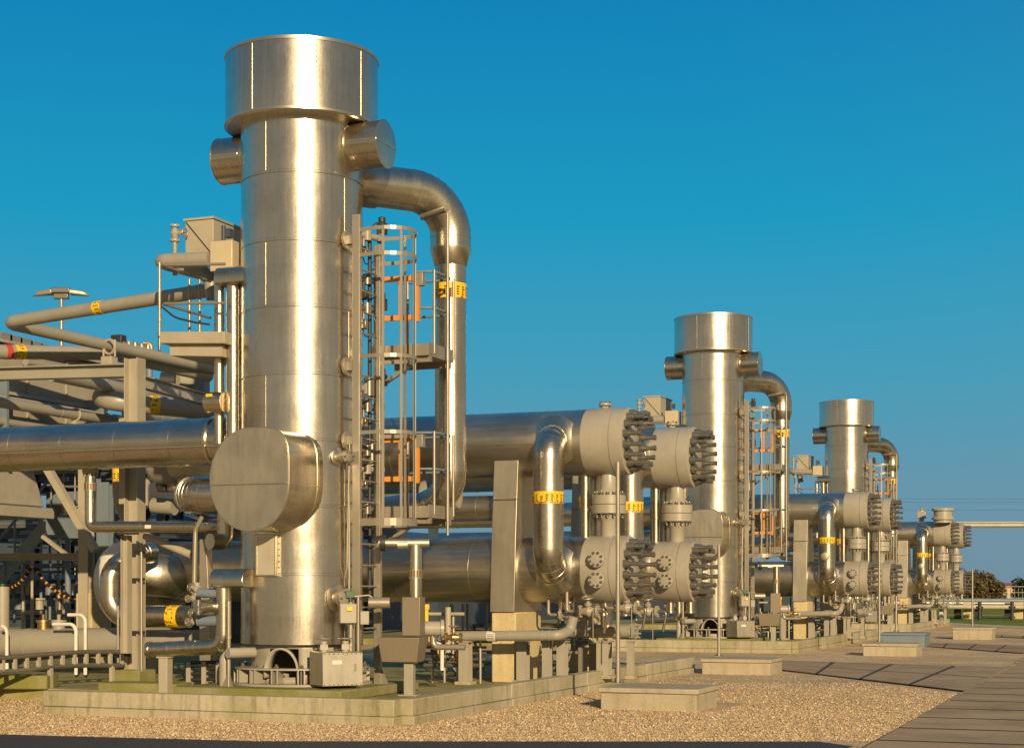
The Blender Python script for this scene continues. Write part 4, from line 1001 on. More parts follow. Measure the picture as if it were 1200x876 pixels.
# flood light mast
lm=thing('floodlight_mast','slender mast carrying two flat floodlights against the sky','lamp mast',P(72,690,d=60),None)
q=P(72,344,d=60); b=MB(); b.cyl((q.x,q.y,0),(q.x,q.y,q.z),.09,.07,n=12); b.build('mast_pole',M['galv'],lm)
b=MB(); b.box(q+Vector((0,0,.11)),(.66,.32,.2),A); b.box(q+Vector((0,0,-.1)),(.55,.22,.2),A); b.build('bracket',M['stud'],lm,bevel=.03)
for s_ in(-1,1):
    r0=Vector((CA,SA,0))*s_
    b=MB(); 
    w_=Vector((-SA,CA,0)); o_=q+r0*.3+Vector((0,0,.06))
    b.hexa([o_-w_*.22+Vector((0,0,-.10)),o_+r0*.80-w_*.06+Vector((0,0,-.17)),o_+r0*.80+w_*.06+Vector((0,0,-.17)),o_+w_*.22+Vector((0,0,-.10)),o_-w_*.2+Vector((0,0,.11)),o_+r0*.55-w_*.14+Vector((0,0,.03)),o_+r0*.55+w_*.14+Vector((0,0,.03)),o_+w_*.2+Vector((0,0,.11))]); b.build('floodlight',M['galv'],lm,bevel=.06)
# air cooler bank
co=thing('air_cooler','long beige louvred air cooler casing on the left','air cooler',(-19.5,22,0),None)
def CX(px,py,X=-19.0): return P(px,py,X=X)
ztop=CX(0,397).z; y1_=CX(120,450).y
zl=[CX(0,y_).z for y_ in(540,508,457,397)]
b=MB(); b.box((-20.6,(y1_+12)/2,(zl[0]+ztop)/2),(3.0,y1_-12,ztop-zl[0])); b.build('casing',M['cooler'],co,bevel=.02)
for k,z_ in enumerate(zl[1:]):
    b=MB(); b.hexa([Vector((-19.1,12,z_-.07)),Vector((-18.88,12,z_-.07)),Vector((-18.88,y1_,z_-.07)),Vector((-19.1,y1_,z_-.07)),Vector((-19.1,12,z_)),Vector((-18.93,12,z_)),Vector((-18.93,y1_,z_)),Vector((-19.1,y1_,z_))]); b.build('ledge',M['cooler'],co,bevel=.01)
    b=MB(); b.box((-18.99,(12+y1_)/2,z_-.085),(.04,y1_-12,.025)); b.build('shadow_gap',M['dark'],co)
for k in range(8):
    yk=CX(10+k*12,400).y; b=MB(); b.box((-19.3,yk,ztop+.07-.012*k),(.5,.36,.16)); b.build('roof_fin',M['galv'],co,bevel=.01)
# hopper under cooler
hpz0,hpz1=CX(0,590).z,zl[0]-.02; ye=CX(52,590).y; yt=CX(38,548).y
b=MB(); b.hexa([Vector((-21.5,12,hpz0)),Vector((-19,12,hpz0)),Vector((-19,ye,hpz0)),Vector((-21.5,ye,hpz0)),Vector((-21.5,12,hpz1)),Vector((-19.0,12,hpz1)),Vector((-19.0,yt,hpz1)),Vector((-21.5,yt,hpz1))]); b.build('hopper',M['cooler'],co,bevel=.02)
b=MB(); b.box((-20.2,(12+ye)/2+.05,hpz0-.12),(2.7,ye-12+.1,.2)); b.build('hopper_ledge',M['cooler'],co,bevel=.01)
for yk in(16,21.5,y1_-.2):
    for xk in(-19.1,-22):
        b=MB(); b.ibeam((xk,yk,0),(xk,yk,hpz1),.25,.25,.03); b.build('leg',M['bluegrey'],co)
yk=13.0
while yk<y1_-.3:
    b=MB(); b.box((-19.085,yk,(zl[0]+ztop)/2),(.03,.05,ztop-zl[0]-.06)); b.build('panel_seam',M['cooler'],co); yk+=1.15
for k in range(3):
    zz_=zl[0]+.22+k*.42
    b=MB(); b.tube([(-18.6,12,zz_),(-18.6,y1_+1.5,zz_)],.05+.02*(k%2),12); b.build('header_pipe',M['grey2'],co)
for k in range(5):
    yk=14.5+k*2.9; b=MB(); b.box((-18.75,yk,zl[0]+.7),(.5,.06,1.3)); b.build('pipe_bracket',M['bluegrey'],co)
# support frame with braces right of the cooler
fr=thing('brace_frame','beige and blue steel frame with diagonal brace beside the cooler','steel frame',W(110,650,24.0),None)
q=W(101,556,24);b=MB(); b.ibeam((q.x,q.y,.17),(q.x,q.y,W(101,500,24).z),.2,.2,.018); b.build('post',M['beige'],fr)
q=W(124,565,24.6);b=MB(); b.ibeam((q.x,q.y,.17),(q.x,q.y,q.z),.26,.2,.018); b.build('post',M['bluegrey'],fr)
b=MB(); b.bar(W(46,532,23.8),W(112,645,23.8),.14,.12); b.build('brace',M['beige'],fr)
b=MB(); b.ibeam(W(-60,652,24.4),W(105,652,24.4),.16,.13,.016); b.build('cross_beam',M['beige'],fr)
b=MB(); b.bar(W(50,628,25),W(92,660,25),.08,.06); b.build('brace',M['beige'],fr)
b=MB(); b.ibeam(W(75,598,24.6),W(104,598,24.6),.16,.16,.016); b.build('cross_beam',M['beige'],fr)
# stair
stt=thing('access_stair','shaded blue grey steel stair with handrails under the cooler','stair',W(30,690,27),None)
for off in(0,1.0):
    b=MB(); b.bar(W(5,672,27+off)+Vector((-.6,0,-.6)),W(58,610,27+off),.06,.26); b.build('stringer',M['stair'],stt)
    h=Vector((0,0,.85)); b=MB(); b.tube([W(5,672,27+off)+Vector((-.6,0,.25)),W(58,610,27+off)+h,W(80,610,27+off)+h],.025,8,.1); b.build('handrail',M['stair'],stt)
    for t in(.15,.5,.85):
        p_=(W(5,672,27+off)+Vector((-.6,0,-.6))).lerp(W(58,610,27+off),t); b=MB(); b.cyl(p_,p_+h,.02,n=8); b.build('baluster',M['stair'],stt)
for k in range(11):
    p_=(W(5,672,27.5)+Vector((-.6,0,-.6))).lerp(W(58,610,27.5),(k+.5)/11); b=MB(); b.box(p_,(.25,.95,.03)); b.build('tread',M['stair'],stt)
# shaded steelwork / far pipe rack behind left
def rack(name,label,x0,x1,y0,y1,h,nx,ny,mat,levels):
    o=thing(name,label,'pipe rack',((x0+x1)/2,(y0+y1)/2,0),None)
    for i in range(nx):
        for j in range(ny):
            x=x0+(x1-x0)*i/max(1,nx-1);y=y0+(y1-y0)*j/max(1,ny-1)
            b=MB(); b.ibeam((x,y,0),(x,y,h),.25,.25,.03); b.build('column',M[mat],o)
    for z_ in levels:
        for j in range(ny):
            y=y0+(y1-y0)*j/max(1,ny-1); b=MB(); b.ibeam((x0,y,z_),(x1,y,z_),.2,.25,.03); b.build('cross_beam',M[mat],o)
        for i in range(nx):
            x=x0+(x1-x0)*i/max(1,nx-1); b=MB(); b.ibeam((x,y0,z_),(x,y1,z_),.2,.25,.03); b.build('cross_beam',M[mat],o)
    return o
rk=rack('pipe_rack','dark blue steel pipe rack far behind the lower left vessels',-27,-21,31,47,4.3,3,4,'bluedark',(1.5,2.9,4.2))
for k in range(5):
    b=MB(); b.tube([(-26.5+k*1.1,28,4.5),(-26.5+k*1.1,50,4.5)],.2 if k%2 else .14,16); b.build('rack_pipe',M['grey2' if k%2 else 'bluegrey'],rk)
for k in range(4):
    b=MB(); b.tube([(-26+k*1.3,28,1.75),(-26+k*1.3,50,1.75)],.18,16); b.build('rack_pipe',M['bluegrey' if k%2 else 'bluedark'],rk)
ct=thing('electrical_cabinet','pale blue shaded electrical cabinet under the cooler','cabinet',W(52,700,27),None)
q=W(52,688,28.6); b=MB(); b.box(q,(.32,.3,.32)); cc_=b.build('cabinet_body',M['bluegrey'],ct,bevel=.01)  # blue grey colour stands in for shade on the cabinet
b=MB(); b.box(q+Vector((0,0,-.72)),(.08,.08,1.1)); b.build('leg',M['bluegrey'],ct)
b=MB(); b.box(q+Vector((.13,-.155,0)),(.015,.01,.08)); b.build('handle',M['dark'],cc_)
mf=thing('pipe_manifold','tangle of thin blue grey and brown pipes under the cooler','pipe',(-18,28,0),None)
rng=random.Random(31)
for k in range(9):
    q=W(6+k*10.5,700,27.5+rng.uniform(-.8,1.5)); zt2=rng.uniform(2.0,3.4); zb2=rng.uniform(.1,.9)
    b=MB(); b.tube([Vector((q.x,q.y,zb2)),Vector((q.x,q.y,zt2)),Vector((q.x+rng.choice((-1,1))*rng.uniform(.4,1.2),q.y+.2,zt2))],rng.choice((.03,.045,.06)),10,.1); b.build('riser',M[rng.choice(('bluegrey','bluegrey','galv','beige'))],mf)
for k,(py_,r_) in enumerate(((664,.05),(671,.03),(683,.06),(694,.035),(706,.05),(718,.06),(725,.03))):
    b=MB(); b.tube([W(-30,py_,28.2+.2*k),W(108,py_-2,28.2+.2*k)],r_,12); b.build('cross_pipe',M[('bluegrey','stud','bluedark','galv','bluegrey','beige','stud')[k]],mf)
for k in range(8):
    q=W(10+k*12,690+(k*17)%34,28.0); b=MB(); b.cyl(q+Vector((0,0,-.12)),q+Vector((0,0,.12)),.09,n=14); b.cyl(q+Vector((0,0,.08)),q+Vector((0,0,.12)),.13,n=14); b.build('flange',M[('beige','bluegrey','stud')[k%3]],mf)
hc=thing('hazard_chain','sagging black and yellow chain hung below the cross beam','chain',W(40,665,24.1),None)
for side in((W(38,663,24.1),W(6,690,24.1)),(W(38,663,24.1),W(84,702,24.1))):
    n_=26; b=MB(); y_=MB()
    for k in range(n_):
        a_=side[0].lerp(side[1],k/n_)-Vector((0,0,.10*math.sin(PI*k/n_))); e_=side[0].lerp(side[1],(k+.9)/n_)-Vector((0,0,.10*math.sin(PI*(k+.9)/n_)))
        (b if k%3 else y_).cyl(a_,e_,.03,n=7)
    b.build('black_links',M['black'],hc); y_.build('yellow_links',M['orange'],hc)
gt=thing('grating_walkway','grey walkway with thin handrails below the thick insulated pipe','walkway',W(60,600,26.0),None)
b=MB(); b.bar(W(55,603,26.2),W(118,603,26.2),.06,.9); b.build('deck',M['bluegrey'],gt)
for zr in(.5,1.0):
    b=MB(); b.cyl(W(55,600,26.0)+Vector((0,0,zr)),W(118,600,26.0)+Vector((0,0,zr)),.018,n=8); b.build('handrail',M['galv'],gt)
for px_ in(60,74,88,102):
    b=MB(); b.cyl(W(px_,600,26.0),W(px_,600,26.0)+Vector((0,0,1.0)),.018,n=8); b.build('rail_post',M['galv'],gt)
# dark shed behind everything
def shed_mat():
    s=NT('corrugated_dark_sheet'); w=s.n('ShaderNodeTexWave'); w.inputs['Scale'].default_value=2.5; w.bands_direction='Y'; s.l(s.raw,w.inputs['Vector'])
    c=s.ramp(s.noise(.6,5,.6),[(.3,(.035,.05,.075)),(.7,(.06,.08,.11))]); return s.set(col=c,rough=.5,nrm=s.bump(w.outputs['Fac'],.6,.04)).m
M['shed']=shed_mat()
sd=thing('dark_shed','long low dark blue shed behind the vessels','shed',(-26,62,0),None)
b=MB(); b.box((-27.5,75,1.7),(3,70,3.4)); b.build('wall',M['shed'],sd); b=MB(); b.prism([(-29.3,39.8,3.4),(-25.8,39.8,3.4),(-27.5,39.8,3.9)],(0,70.4,0)); b.build('roof',M['bluedark'],sd)
for k in range(10):
    b=MB(); b.box((-25.98,44+k*6.5,1.9),(.06,1.6,.9)); w_=b.build('window_vent',M['bluegrey'],sd)
    for j in range(6): 
        pass
s2=thing('dark_shed','dark blue shed with windows seen under the cooler at far left','shed',(-36,52,0),None)
b=MB(); b.box((-38,52,2.2),(26,3,4.4)); b.build('wall',M['shed'],s2); b=MB(); b.box((-38,52,4.47),(26.6,3.6,.14)); b.build('roof',M['bluedark'],s2)
for k in range(7):
    b=MB(); b.box((-46+k*3.0,50.47,1.6+.5*(k%2)),(1.5,.06,.9)); b.build('window',M['white'] if k%3==0 else M['bluegrey'],s2)
s3=thing('long_shed','very long low dark shed far behind all three towers','shed',(-38,122,0),None)
b=MB(); b.box((-38,122,1.5),(46,6,3.0)); b.build('wall',M['shed'],s3); b=MB(); b.box((-38,122,3.06),(46.6,6.6,.12)); b.build('roof',M['bluedark'],s3)
# round grey head
# C bend and pipe with yellow marker
cb_=thing('curved_insulated_pipe','silver insulated C shaped bend beside the steel column','pipe',W(140,690,21.6),None)
Yc=21.7
b=MB(); b.tube([W(175,647,Yc+.7),W(160,648,Yc+.3),W(130,668,Yc),W(130,724,Yc),W(165,722,Yc+.1),W(222,722,Yc+.1)],.175,28,.33,arcn=12,gores=5,bead=.004,bw=.015); b.build('pipe_run',M['clad_pipe'],cb_)
label_band(cb_,W(206,722,Yc+.1),(1,0,0),.176,.2,8)
be=thing('large_elbow','large silver insulated elbow with bronze sheen behind the column','pipe elbow',W(195,680,22.6),None)
b=MB(); b.tube([W(165,672,22.9),W(212,676,22.9),W(212,676,24.3)],.36,36,.45,arcn=10,gores=3,bead=.006,bw=.02); b.build('pipe_run',M['clad_x'],be)
dv_=thing('domed_vessel','large pale grey domed vessel end half hidden by the curved silver bend','pressure vessel',W(150,735,23.6),None)
c_=W(168,683,23.62); x1_=W(128,683,23.62).x-c_.x
b=MB(); b.lathe([(x1_-.06,0.0),(x1_-.04,.22),(x1_+.02,.45),(x1_+.12,.62),(x1_+.26,.70),(x1_+.42,.72),(x1_+.75,.72)],Vector((c_.x,c_.y,1.72)),(1,0,0),56); b.build('dome',M['white'],dv_)
b=MB(); b.lathe([(x1_+.745,.735),(x1_+.85,.735),(x1_+.855,.72),(x1_+1.3,.52)],Vector((c_.x,c_.y,1.72)),(1,0,0),56); b.build('shoulder',M['grey'],dv_)
b=MB(); b.box((c_.x+.2,c_.y,.6),(.3,.8,.9)); b.build('saddle',M['grey2'],dv_)
# horizontal pipe with vertical stub
hv=thing('stub_pipe','slim silver pipe with an upright stub and slotted collar','pipe',W(106,610,20.1),None)
b=MB(); b.tube([W(106,558,20.1),W(106,617,20.1),W(266,617,20.1)],.083,22,.1,arcn=8,seams=[.6,1.0,1.6],bead=.003); b.build('pipe_run',M['clad_pipe'],hv)
q=W(106,570,20.1); b=MB(); b.cyl(q+Vector((0,0,-.06)),q+Vector((0,0,.06)),.09,n=22); c_=b.build('slotted_collar',M['galv'],hv)
b=MB()
for k in range(14):
    a=2*PI*k/14; b.box((q.x+.09*math.cos(a),q.y+.09*math.sin(a),q.z),(.008,.016,.09),a)
b.build('slot',M['ink'],c_)
b=MB(); b.flange(W(106,552,20.1),(0,0,1),.12,.05,8); b.build('flange',M['beige'],hv)
b=MB(); p_=W(177,617,20.1); b.box(p_+Vector((0,-.083,0)),(.1,.008,.05)); b.build('tag_plate',M['white'],hv)
b=MB(); p_=W(264,600,20.0); b.tube([p_+Vector((0,0,.1)),p_+Vector((0,0,-.42)),p_+Vector((-.1,-.25,-.42))],.115,20,.12); b.build('capped_drop',M['clad_pipe'],hv)
pst=thing('steel_post','thin beige post carrying the slim silver pipe','post',W(150,640,20.3),None)
b=MB(); b.ibeam(W(148,627,20.4),W(148,765,20.4),.12,.12,.012,R(90)); b.build('column',M['beige'],pst); b=MB(); b.box(W(150,624,20.4),(.28,.16,.05)); b.build('saddle_plate',M['beige'],pst)
pa=thing('steel_post','grey tapered post with bent conduit left of the tower','post',W(238,700,20.0),None)
b=MB(); p_=W(240,615,20.0); p2=W(240,735,20.0); b.hexa([Vector((p2.x-.09,p2.y,p2.z-.9)),Vector((p2.x+.13,p2.y,p2.z-.9)),Vector((p2.x+.13,p2.y+.15,p2.z-.9)),Vector((p2.x-.09,p2.y+.15,p2.z-.9)),Vector((p_.x-.09,p_.y,p_.z-.2)),Vector((p_.x+.02,p_.y,p_.z-.2)),Vector((p_.x+.02,p_.y+.15,p_.z-.2)),Vector((p_.x-.09,p_.y+.15,p_.z-.2))]); b.build('column',M['galv'],pa,bevel=.006)
b=MB(); b.tube([W(237,605,19.8),W(229,621,19.8),W(227,716,19.8)],.035,12,.2); b.build('conduit',M['galv'],pa)
br=thing('inclined_pipe','short beige pipe sloping down right of the column','pipe',W(190,633,20.6),None)
b=MB(); b.tube([W(170,627,20.6),W(224,650,20.6)],.06,14); b.build('pipe_run',M['beige'],br)
pp_=thing('steel_post','short pale post under the low elbow pipe','post',W(194,813,18.95),None)
Yl=18.95
q=W(194,770,Yl); b=MB(); b.box((q.x,q.y,(q.z+.17)/2),(.14,.14,q.z-.17)); b.build('column',M['beige'],pp_,bevel=.006); b=MB(); b.box((q.x,q.y,q.z+.006),(.2,.16,.02)); b.build('saddle_plate',M['beige'],pp_)
vm=thing('valve_manifold','cluster of small grey valves left of the low silver elbow','valve',W(231,710,19.2),None)
for k,(px_,py_) in enumerate(((230,690),(226,701),(231,720),(226,728))):
    valve_parts(vm,W(px_,py_,19.15),(1,0,0),.55,(0,-1,0) if k%2 else (-.3,-.9,.3),'galv','grey')
b=MB(); b.tube([W(231,682,19.2),W(231,730,19.2)],.05,14); b.build('manifold_pipe',M['grey'],vm)
# low grey header along the floor at left
lh=thing('low_header_pipe','thick grey header pipe lying low behind the cable tray','pipe',W(80,755,22.4),None)
Yh=22.4
b=MB(); b.tube([W(6,753,Yh),W(150,752,Yh)],.24,32,seams=[.5,1.05,1.7],bead=.006,bw=.02); b.tube([W(150,752,Yh),W(240,752,Yh)],.2,28); b.build('pipe_run',M['grey2'],lh)
b=MB(); b.lathe([(0,0),(.06,.18),(.16,.245),(.2,.245)],W(4,753,Yh),(1,0,0),32); b.build('end_cap',M['grey'],lh)
for px_ in(51,69):
    q=W(px_,735,Yh); b=MB(); b.cyl(q+Vector((0,0,-.2)),q+Vector((0,0,.12)),.1,n=20); b.cyl(q+Vector((0,0,.09)),q+Vector((0,0,.13)),.125,n=20); b.cyl(q+Vector((0,0,.13)),q+Vector((0,0,.22)),.03,n=8); b.build('top_nozzle',M['brass' if px_<60 else 'grey'],lh)
cpb=thing('concrete_pier','rough yellowish concrete pier behind the cable tray','concrete pier',W(98,740,24.0),None)
q=W(98,715,24.0); b=MB(); b.box((q.x,q.y+.3,.85),(.34,.6,1.36)); b.build('pier_block',M['plinth'],cpb,bevel=.02)
po=thing('grey_post','round grey post with cap at the left edge','post',W(3,700,22.8),None)
q=W(3,687,22.8); b=MB(); b.cyl((q.x,q.y,.17),(q.x,q.y,q.z),.115,n=20); b.build('column',M['grey'],po); b=MB(); b.cyl((q.x,q.y,q.z),(q.x,q.y,q.z+.05),.05,n=10); b.build('cap',M['green'],po)
for k,(xa,xb,yt_,lab) in enumerate(((1,8,733,'bent white tube rail at the left edge'),(62,89,731,'lower bent white tube rail behind the cable tray'),(80,100,720,'higher bent white tube rail by the concrete pier'))):
    o=thing('tube_rail',lab,'rail',W(xb,770,21.8),'bent tube rails'); b=MB(); b.tube([W(xa,yt_,21.9),W(xb,yt_,21.9),W(xb,790,21.9)],.03,10,.12); b.build('rail_tube',M['white'],o)
# cable tray
ctr=thing('cable_tray','low brown cable tray on short legs curving along the left floor','cable tray',P(70,785,d=23.4),None)
tpx=[(-40,793,772,21.9),(0,787,771,22.6),(35,784,768,23.1),(60,781,766,23.5),(100,779,763.5,24.1),(145,779,763.5,24.6)]
lowp=[P(x,y,d=d) for x,y,_,d in tpx]; topp=[P(x,y,d=d) for x,_,y,d in tpx]
b=MB(); b.tube(lowp,.035,8,.5); b.build('bottom_rail',M['stud'],ctr)
b=MB(); b.tube(topp,.035,8,.5); b.build('top_rail',M['stud'],ctr)
b=MB(); b.tube([p+Vector((0,.15,-.05)) for p in topp],.02,8,.5); b.build('cable',M['black'],ctr)
for k in range(11):
    x=3+k*14; i=max(j for j in range(len(tpx)-1) if tpx[j][0]<=x); t=(x-tpx[i][0])/(tpx[i+1][0]-tpx[i][0])
    a_=lowp[i].lerp(lowp[i+1],t);c_=topp[i].lerp(topp[i+1],t); b=MB(); b.bar(a_,c_,.05,.05); b.build('rung',M['beige'],ctr)
for x,i in((59,2),(131,4)):
    t=(x-tpx[i][0])/(tpx[i+1][0]-tpx[i][0]); a_=lowp[i].lerp(lowp[i+1],t); b=MB(); b.box((a_.x,a_.y,(a_.z+.17)/2),(.06,.06,a_.z-.17)); b.build('leg',M['beige'],ctr)
ms=thing('mossy_block','low moss covered concrete block at the left edge','concrete block',P(20,795,d=23.2),None)
q=P(15,792,d=23.6); b=MB(); b.box((q.x,q.y,.26),(1.2,.5,.2),.3); b.build('block',M['mossy'],ms,bevel=.02)
ms2=thing('mossy_block','low moss covered concrete block right of the column footing','concrete block',P(180,800,d=23),None)
q=P(170,803,d=22.6); b=MB(); b.box((q.x,q.y,.235),(1.2,.5,.14),.1); b.build('block',M['mossy'],ms2,bevel=.02)
# black tubing low between posts near tower
lt=thing('tubing_rack','low black tubing rack between low elbow and tower','pipe rack',W(235,790,19.3),None)
for k,(py_) in enumerate((776,783,789,796)):
    b=MB(); b.tube([W(218,py_,19.5),W(262,py_-1,19.5)],.025,8); b.build('tube',M['dark'],lt)
for px_ in(222,240,257):
    q=W(px_,776,19.5); b=MB(); b.box((q.x,q.y,.38),(.07,.07,.42)); b.build('upright',M['beige'],lt)
# whitish tank behind elbow
wt=thing('insulated_valve_body','pale insulated valve body with black actuator behind ribbed elbow','valve',W(175,575,24.5),None)
b=MB(); b.cyl(W(155,577,24.5),W(200,576,24.5),.24,n=24); b.build('valve_body',M['white'],wt)
b=MB(); b.tube([W(170,592,23.5),W(170,570,23.5),W(176,559,23.5),W(195,558,23.5)],.06,12,.2); b.build('vent_tube',M['grey'],wt)
b=MB(); b.cyl(W(186,568,23.6),W(195,568,23.6),.1,n=14); b.box(W(191,572,23.5),(.16,.14,.12)); b.build('actuator',M['dark'],wt,bevel=.02)
b=MB(); b.lathe([(0,.1),(.3,.17)],W(199,570,23.6),(.9,-.3,.1),18); b.build('horn',M['beige'],wt)
b=MB(); b.cyl(W(180,592,24),W(205,594,24),.14,n=20); b.build('side_nozzle',M['grey2'],wt)
vp=thing('grey_pipe','vertical grey pipe with yellow marker just left of the column','pipe',W(141,600,24),None)
b=MB(); b.tube([W(141,500,22.0),W(141,590,22.0),W(165,630,22.6)],.125,22,.5,arcn=10); b.build('pipe_run',M['grey2'],vp); label_band(vp,W(141,556,22.0),(0,0,1),.126,.22,7)

# ================================================================== RIGHT background
# elevated pipe
ep=thing('elevated_pipe','long thin elevated grey pipe crossing the sky at right','pipe',P(1170,615,d=74),None)
b=MB(); b.tube([P(1085,615.2,d=74),P(1330,614.5,d=74)],.115,16); b.tube([P(1085,612,d=73.9),P(1330,611.5,d=73.9)],.045,10); b.build('pipe_run',M['grey'],ep)
b=MB(); q=P(1300,615,d=74); b.ibeam((q.x,q.y,-.03),(q.x,q.y,q.z),.25,.25,.03); b.build('support',M['grey'],ep)
for k,(y_,d_,r_,mt,lab) in enumerate(((703,92,.12,'bluegrey','blue grey ground pipe, rear one of three at right'),(706.5,90,.13,'galv','shiny ground pipe, middle one of three at right'),(710.5,88,.13,'beige','pale front ground pipe on low supports at right'))):
    o=thing('ground_pipe',lab,'pipe',P(1170,y_,d=d_),'ground pipes at right'); b=MB(); b.tube([P(1085,y_-.3,d=d_),P(1300,y_+1,d=d_)],r_,14); b.build('pipe_run',M[mt],o)
for k,px_ in enumerate((1104,1135,1194)):
    q=P(px_,712,d=89); o=thing('pipe_trestle',['thin pole trestle left of the far ground pipes','wide concrete trestle under the middle of the ground pipes','wide concrete trestle under the right of the ground pipes'][k],'pipe support',(q.x,q.y,-.03),None)
    b=MB(); w_=.2 if k==0 else .5; b.box((q.x,q.y,(q.z+.3)/2),(w_,1.0,q.z-.3+.66)); b.build('trestle_post',M['plinth' if k else 'white'],o,bevel=.02)
    b=MB(); b.box((q.x,q.y,q.z+.05),(w_*1.4,2.2,.12)); b.build('trestle_beam',M['beige'],o)
    if k:
        for s_ in(-1,1):
            b=MB(); b.box((q.x+s_*.55,q.y-.3,.42),(.35,.4,.85)); b.build('valve_box',M['dark'],o,bevel=.02)
for k,px_ in enumerate((1148,1186)):
    q=P(px_,717,d=84); o=thing('valve_post',['dark hydrant post left on the grass','dark hydrant post right on the grass'][k],'post',(q.x,q.y,-.03),'hydrant posts'); b=MB(); b.cyl((q.x,q.y,-.03),(q.x,q.y,.95),.09,n=12); b.cyl((q.x,q.y,.6),(q.x,q.y,.72),.18,n=12); b.cyl((q.x,q.y,.1),(q.x,q.y,.2),.16,n=12); b.build('post_tube',M['dark'],o)
wp=thing('overhead_wires','faint thin overhead wires running across the low sky at right','wire',P(1290,690,d=140),None)
for y_ in(584,588,597):
    b=MB(); b.cyl(P(1040,y_,d=140),P(1290,y_+.6,d=140),.009,n=5); b.build('wire',M['black'],wp)
b=MB(); q=P(1290,690,d=140); b.cyl((q.x,q.y,0),(q.x,q.y,10.2),.14,n=10); b.build('pole',M['bark'],wp)
# far road strip on the field
q=[P(1080,720.5,d=100),P(1320,722.5,d=96)]
sheet('far_road',[(q[0].x,q[0].y),(q[1].x,q[1].y),(q[1].x-2,q[1].y+4),(q[0].x-2,q[0].y+5)],-.02,'slab')
p0=P(1095,731,z=0);p1=P(1230,737.5,z=0);p2=P(1230,735,z=0);p3=P(1095,728.8,z=0)
sheet('concrete_strip',[(p0.x,p0.y),(p1.x,p1.y),(p2.x,p2.y),(p3.x,p3.y)],.012,'plinth')
# fence
fe=thing('mesh_fence','long pale mesh fence beyond the grass','fence',P(1170,700,d=150),None)
for k in range(40):
    q=P(1090+k*4.5,700,d=150); b=MB(); b.cyl((q.x,q.y,-.03),(q.x,q.y,1.7),.03,n=6); b.build('fence_post',M['galv'],fe)
b=MB()
for z_ in(.3,.8,1.3,1.85): b.cyl(P(1090,690,d=150)*1.0+Vector((0,0,z_-1.6)),P(1270,690,d=150)+Vector((0,0,z_-1.6)),.02,n=5)
b.build('fence_wire',M['galv'],fe)
hs=thing('red_roof_building','long low distant building with a reddish roof','building',P(1185,695,d=260),None)
b=MB(); c=P(1200,695,d=262); b.box((c.x,c.y,.9),(14,6,1.8),A); b.build('wall',M['beige'],hs); b=MB()
u_=Vector((CA,SA,0));w_=Vector((-SA,CA,0)); 
base=[c-u_*7.3-w_*3.3,c+u_*7.3-w_*3.3,c+u_*7.3+w_*3.3,c-u_*7.3+w_*3.3]
v=[Vector((p.x,p.y,1.8)) for p in base]; r0=c-u_*7.3;r1=c+u_*7.3
b.add(v+[Vector((r0.x,r0.y,2.6)),Vector((r1.x,r1.y,2.6))],[(0,1,5,4),(2,3,4,5),(1,2,5),(3,0,4)]); M['roofred']=paint('red_roof',(.45,.12,.08),.7); b.build('roof',M['roofred'],hs)
for k in range(5):
    b=MB(); p_=c-u_*5.5+u_*2.7*k-w_*3.02; b.box((p_.x,p_.y,1.0),(1.1,.06,.8),A); b.build('window',M['bluedark'],hs)
hs2=thing('pale_shed','small distant pale shed left of the red roofed building','shed',P(1168,692,d=240),None)
c=P(1168,692,d=240); b=MB(); b.box((c.x,c.y,.9),(4,4,1.9),A); b.build('wall',M['beige'],hs2); b=MB(); b.box((c.x,c.y,1.95),(4.4,4.4,.16),A); b.build('roof',M['roofred'],hs2)
# trees / thicket
def tree(label,cat,px,d,w,h,mat,n,seed,leaf=.35,trunk=True):
    q=P(px,690,d=d); base=Vector((q.x,q.y,-.03)); o=thing('tree' if trunk else 'shrub',label,cat,base,None)
    rng=random.Random(seed)
    b=MB(); b.cyl(base,base+Vector((0,0,h*.5)),.18,.08,n=8)
    for k in range(5):
        a=rng.uniform(0,2*PI); b.cyl(base+Vector((0,0,h*.25)),base+Vector((math.cos(a)*w*.3,math.sin(a)*w*.3,h*.7)),.07,.03,n=6)
    b.build('trunk',M['bark'],o)
    cl=[(rng.uniform(-.36,.36)*w,rng.uniform(-.36,.36)*w,rng.uniform(.15,.78)*h,rng.uniform(.16,.27)*min(w,h)) for _ in range(26)]
    c=MB()
    for k in range(n):
        x,y,z,r_=rng.choice(cl); dv=Vector((rng.gauss(0,1),rng.gauss(0,1),rng.gauss(0,1))).normalized()*r_*rng.uniform(.6,1.05)
        p_=base+Vector((x,y,z))+dv; 
        if p_.z<.0: continue
        m=Matrix.Rotation(rng.uniform(0,6.3),3,'Z')@Matrix.Rotation(rng.uniform(-1.2,1.2),3,'X'); s_=leaf*rng.uniform(.5,1.2)
        c.add([p_+m@Vector(v_)*s_ for v_ in((-.5,-.4,0),(.5,-.3,.1),(.45,.4,0),(-.4,.45,.1))],[(0,1,2,3)])
    c.build('crown',M[mat],o)
tree('brownish bushy tree, tallest of the clump behind the far vessels','tree',1131,150,4.2,4.0,'leaf',9000,1,.2)
tree('brownish rounded tree in the middle of the far clump','tree',1146,152,3.8,3.2,'leaf',8000,2,.2)
tree('low brownish tree at the right end of the far clump','tree',1158,150,3.0,2.4,'leaf',6500,3,.2)
tree('dark green tree cut by the right picture edge','tree',1203,190,3.2,3.2,'leaf2',2400,4)
fw_=MB(); rng=random.Random(9)
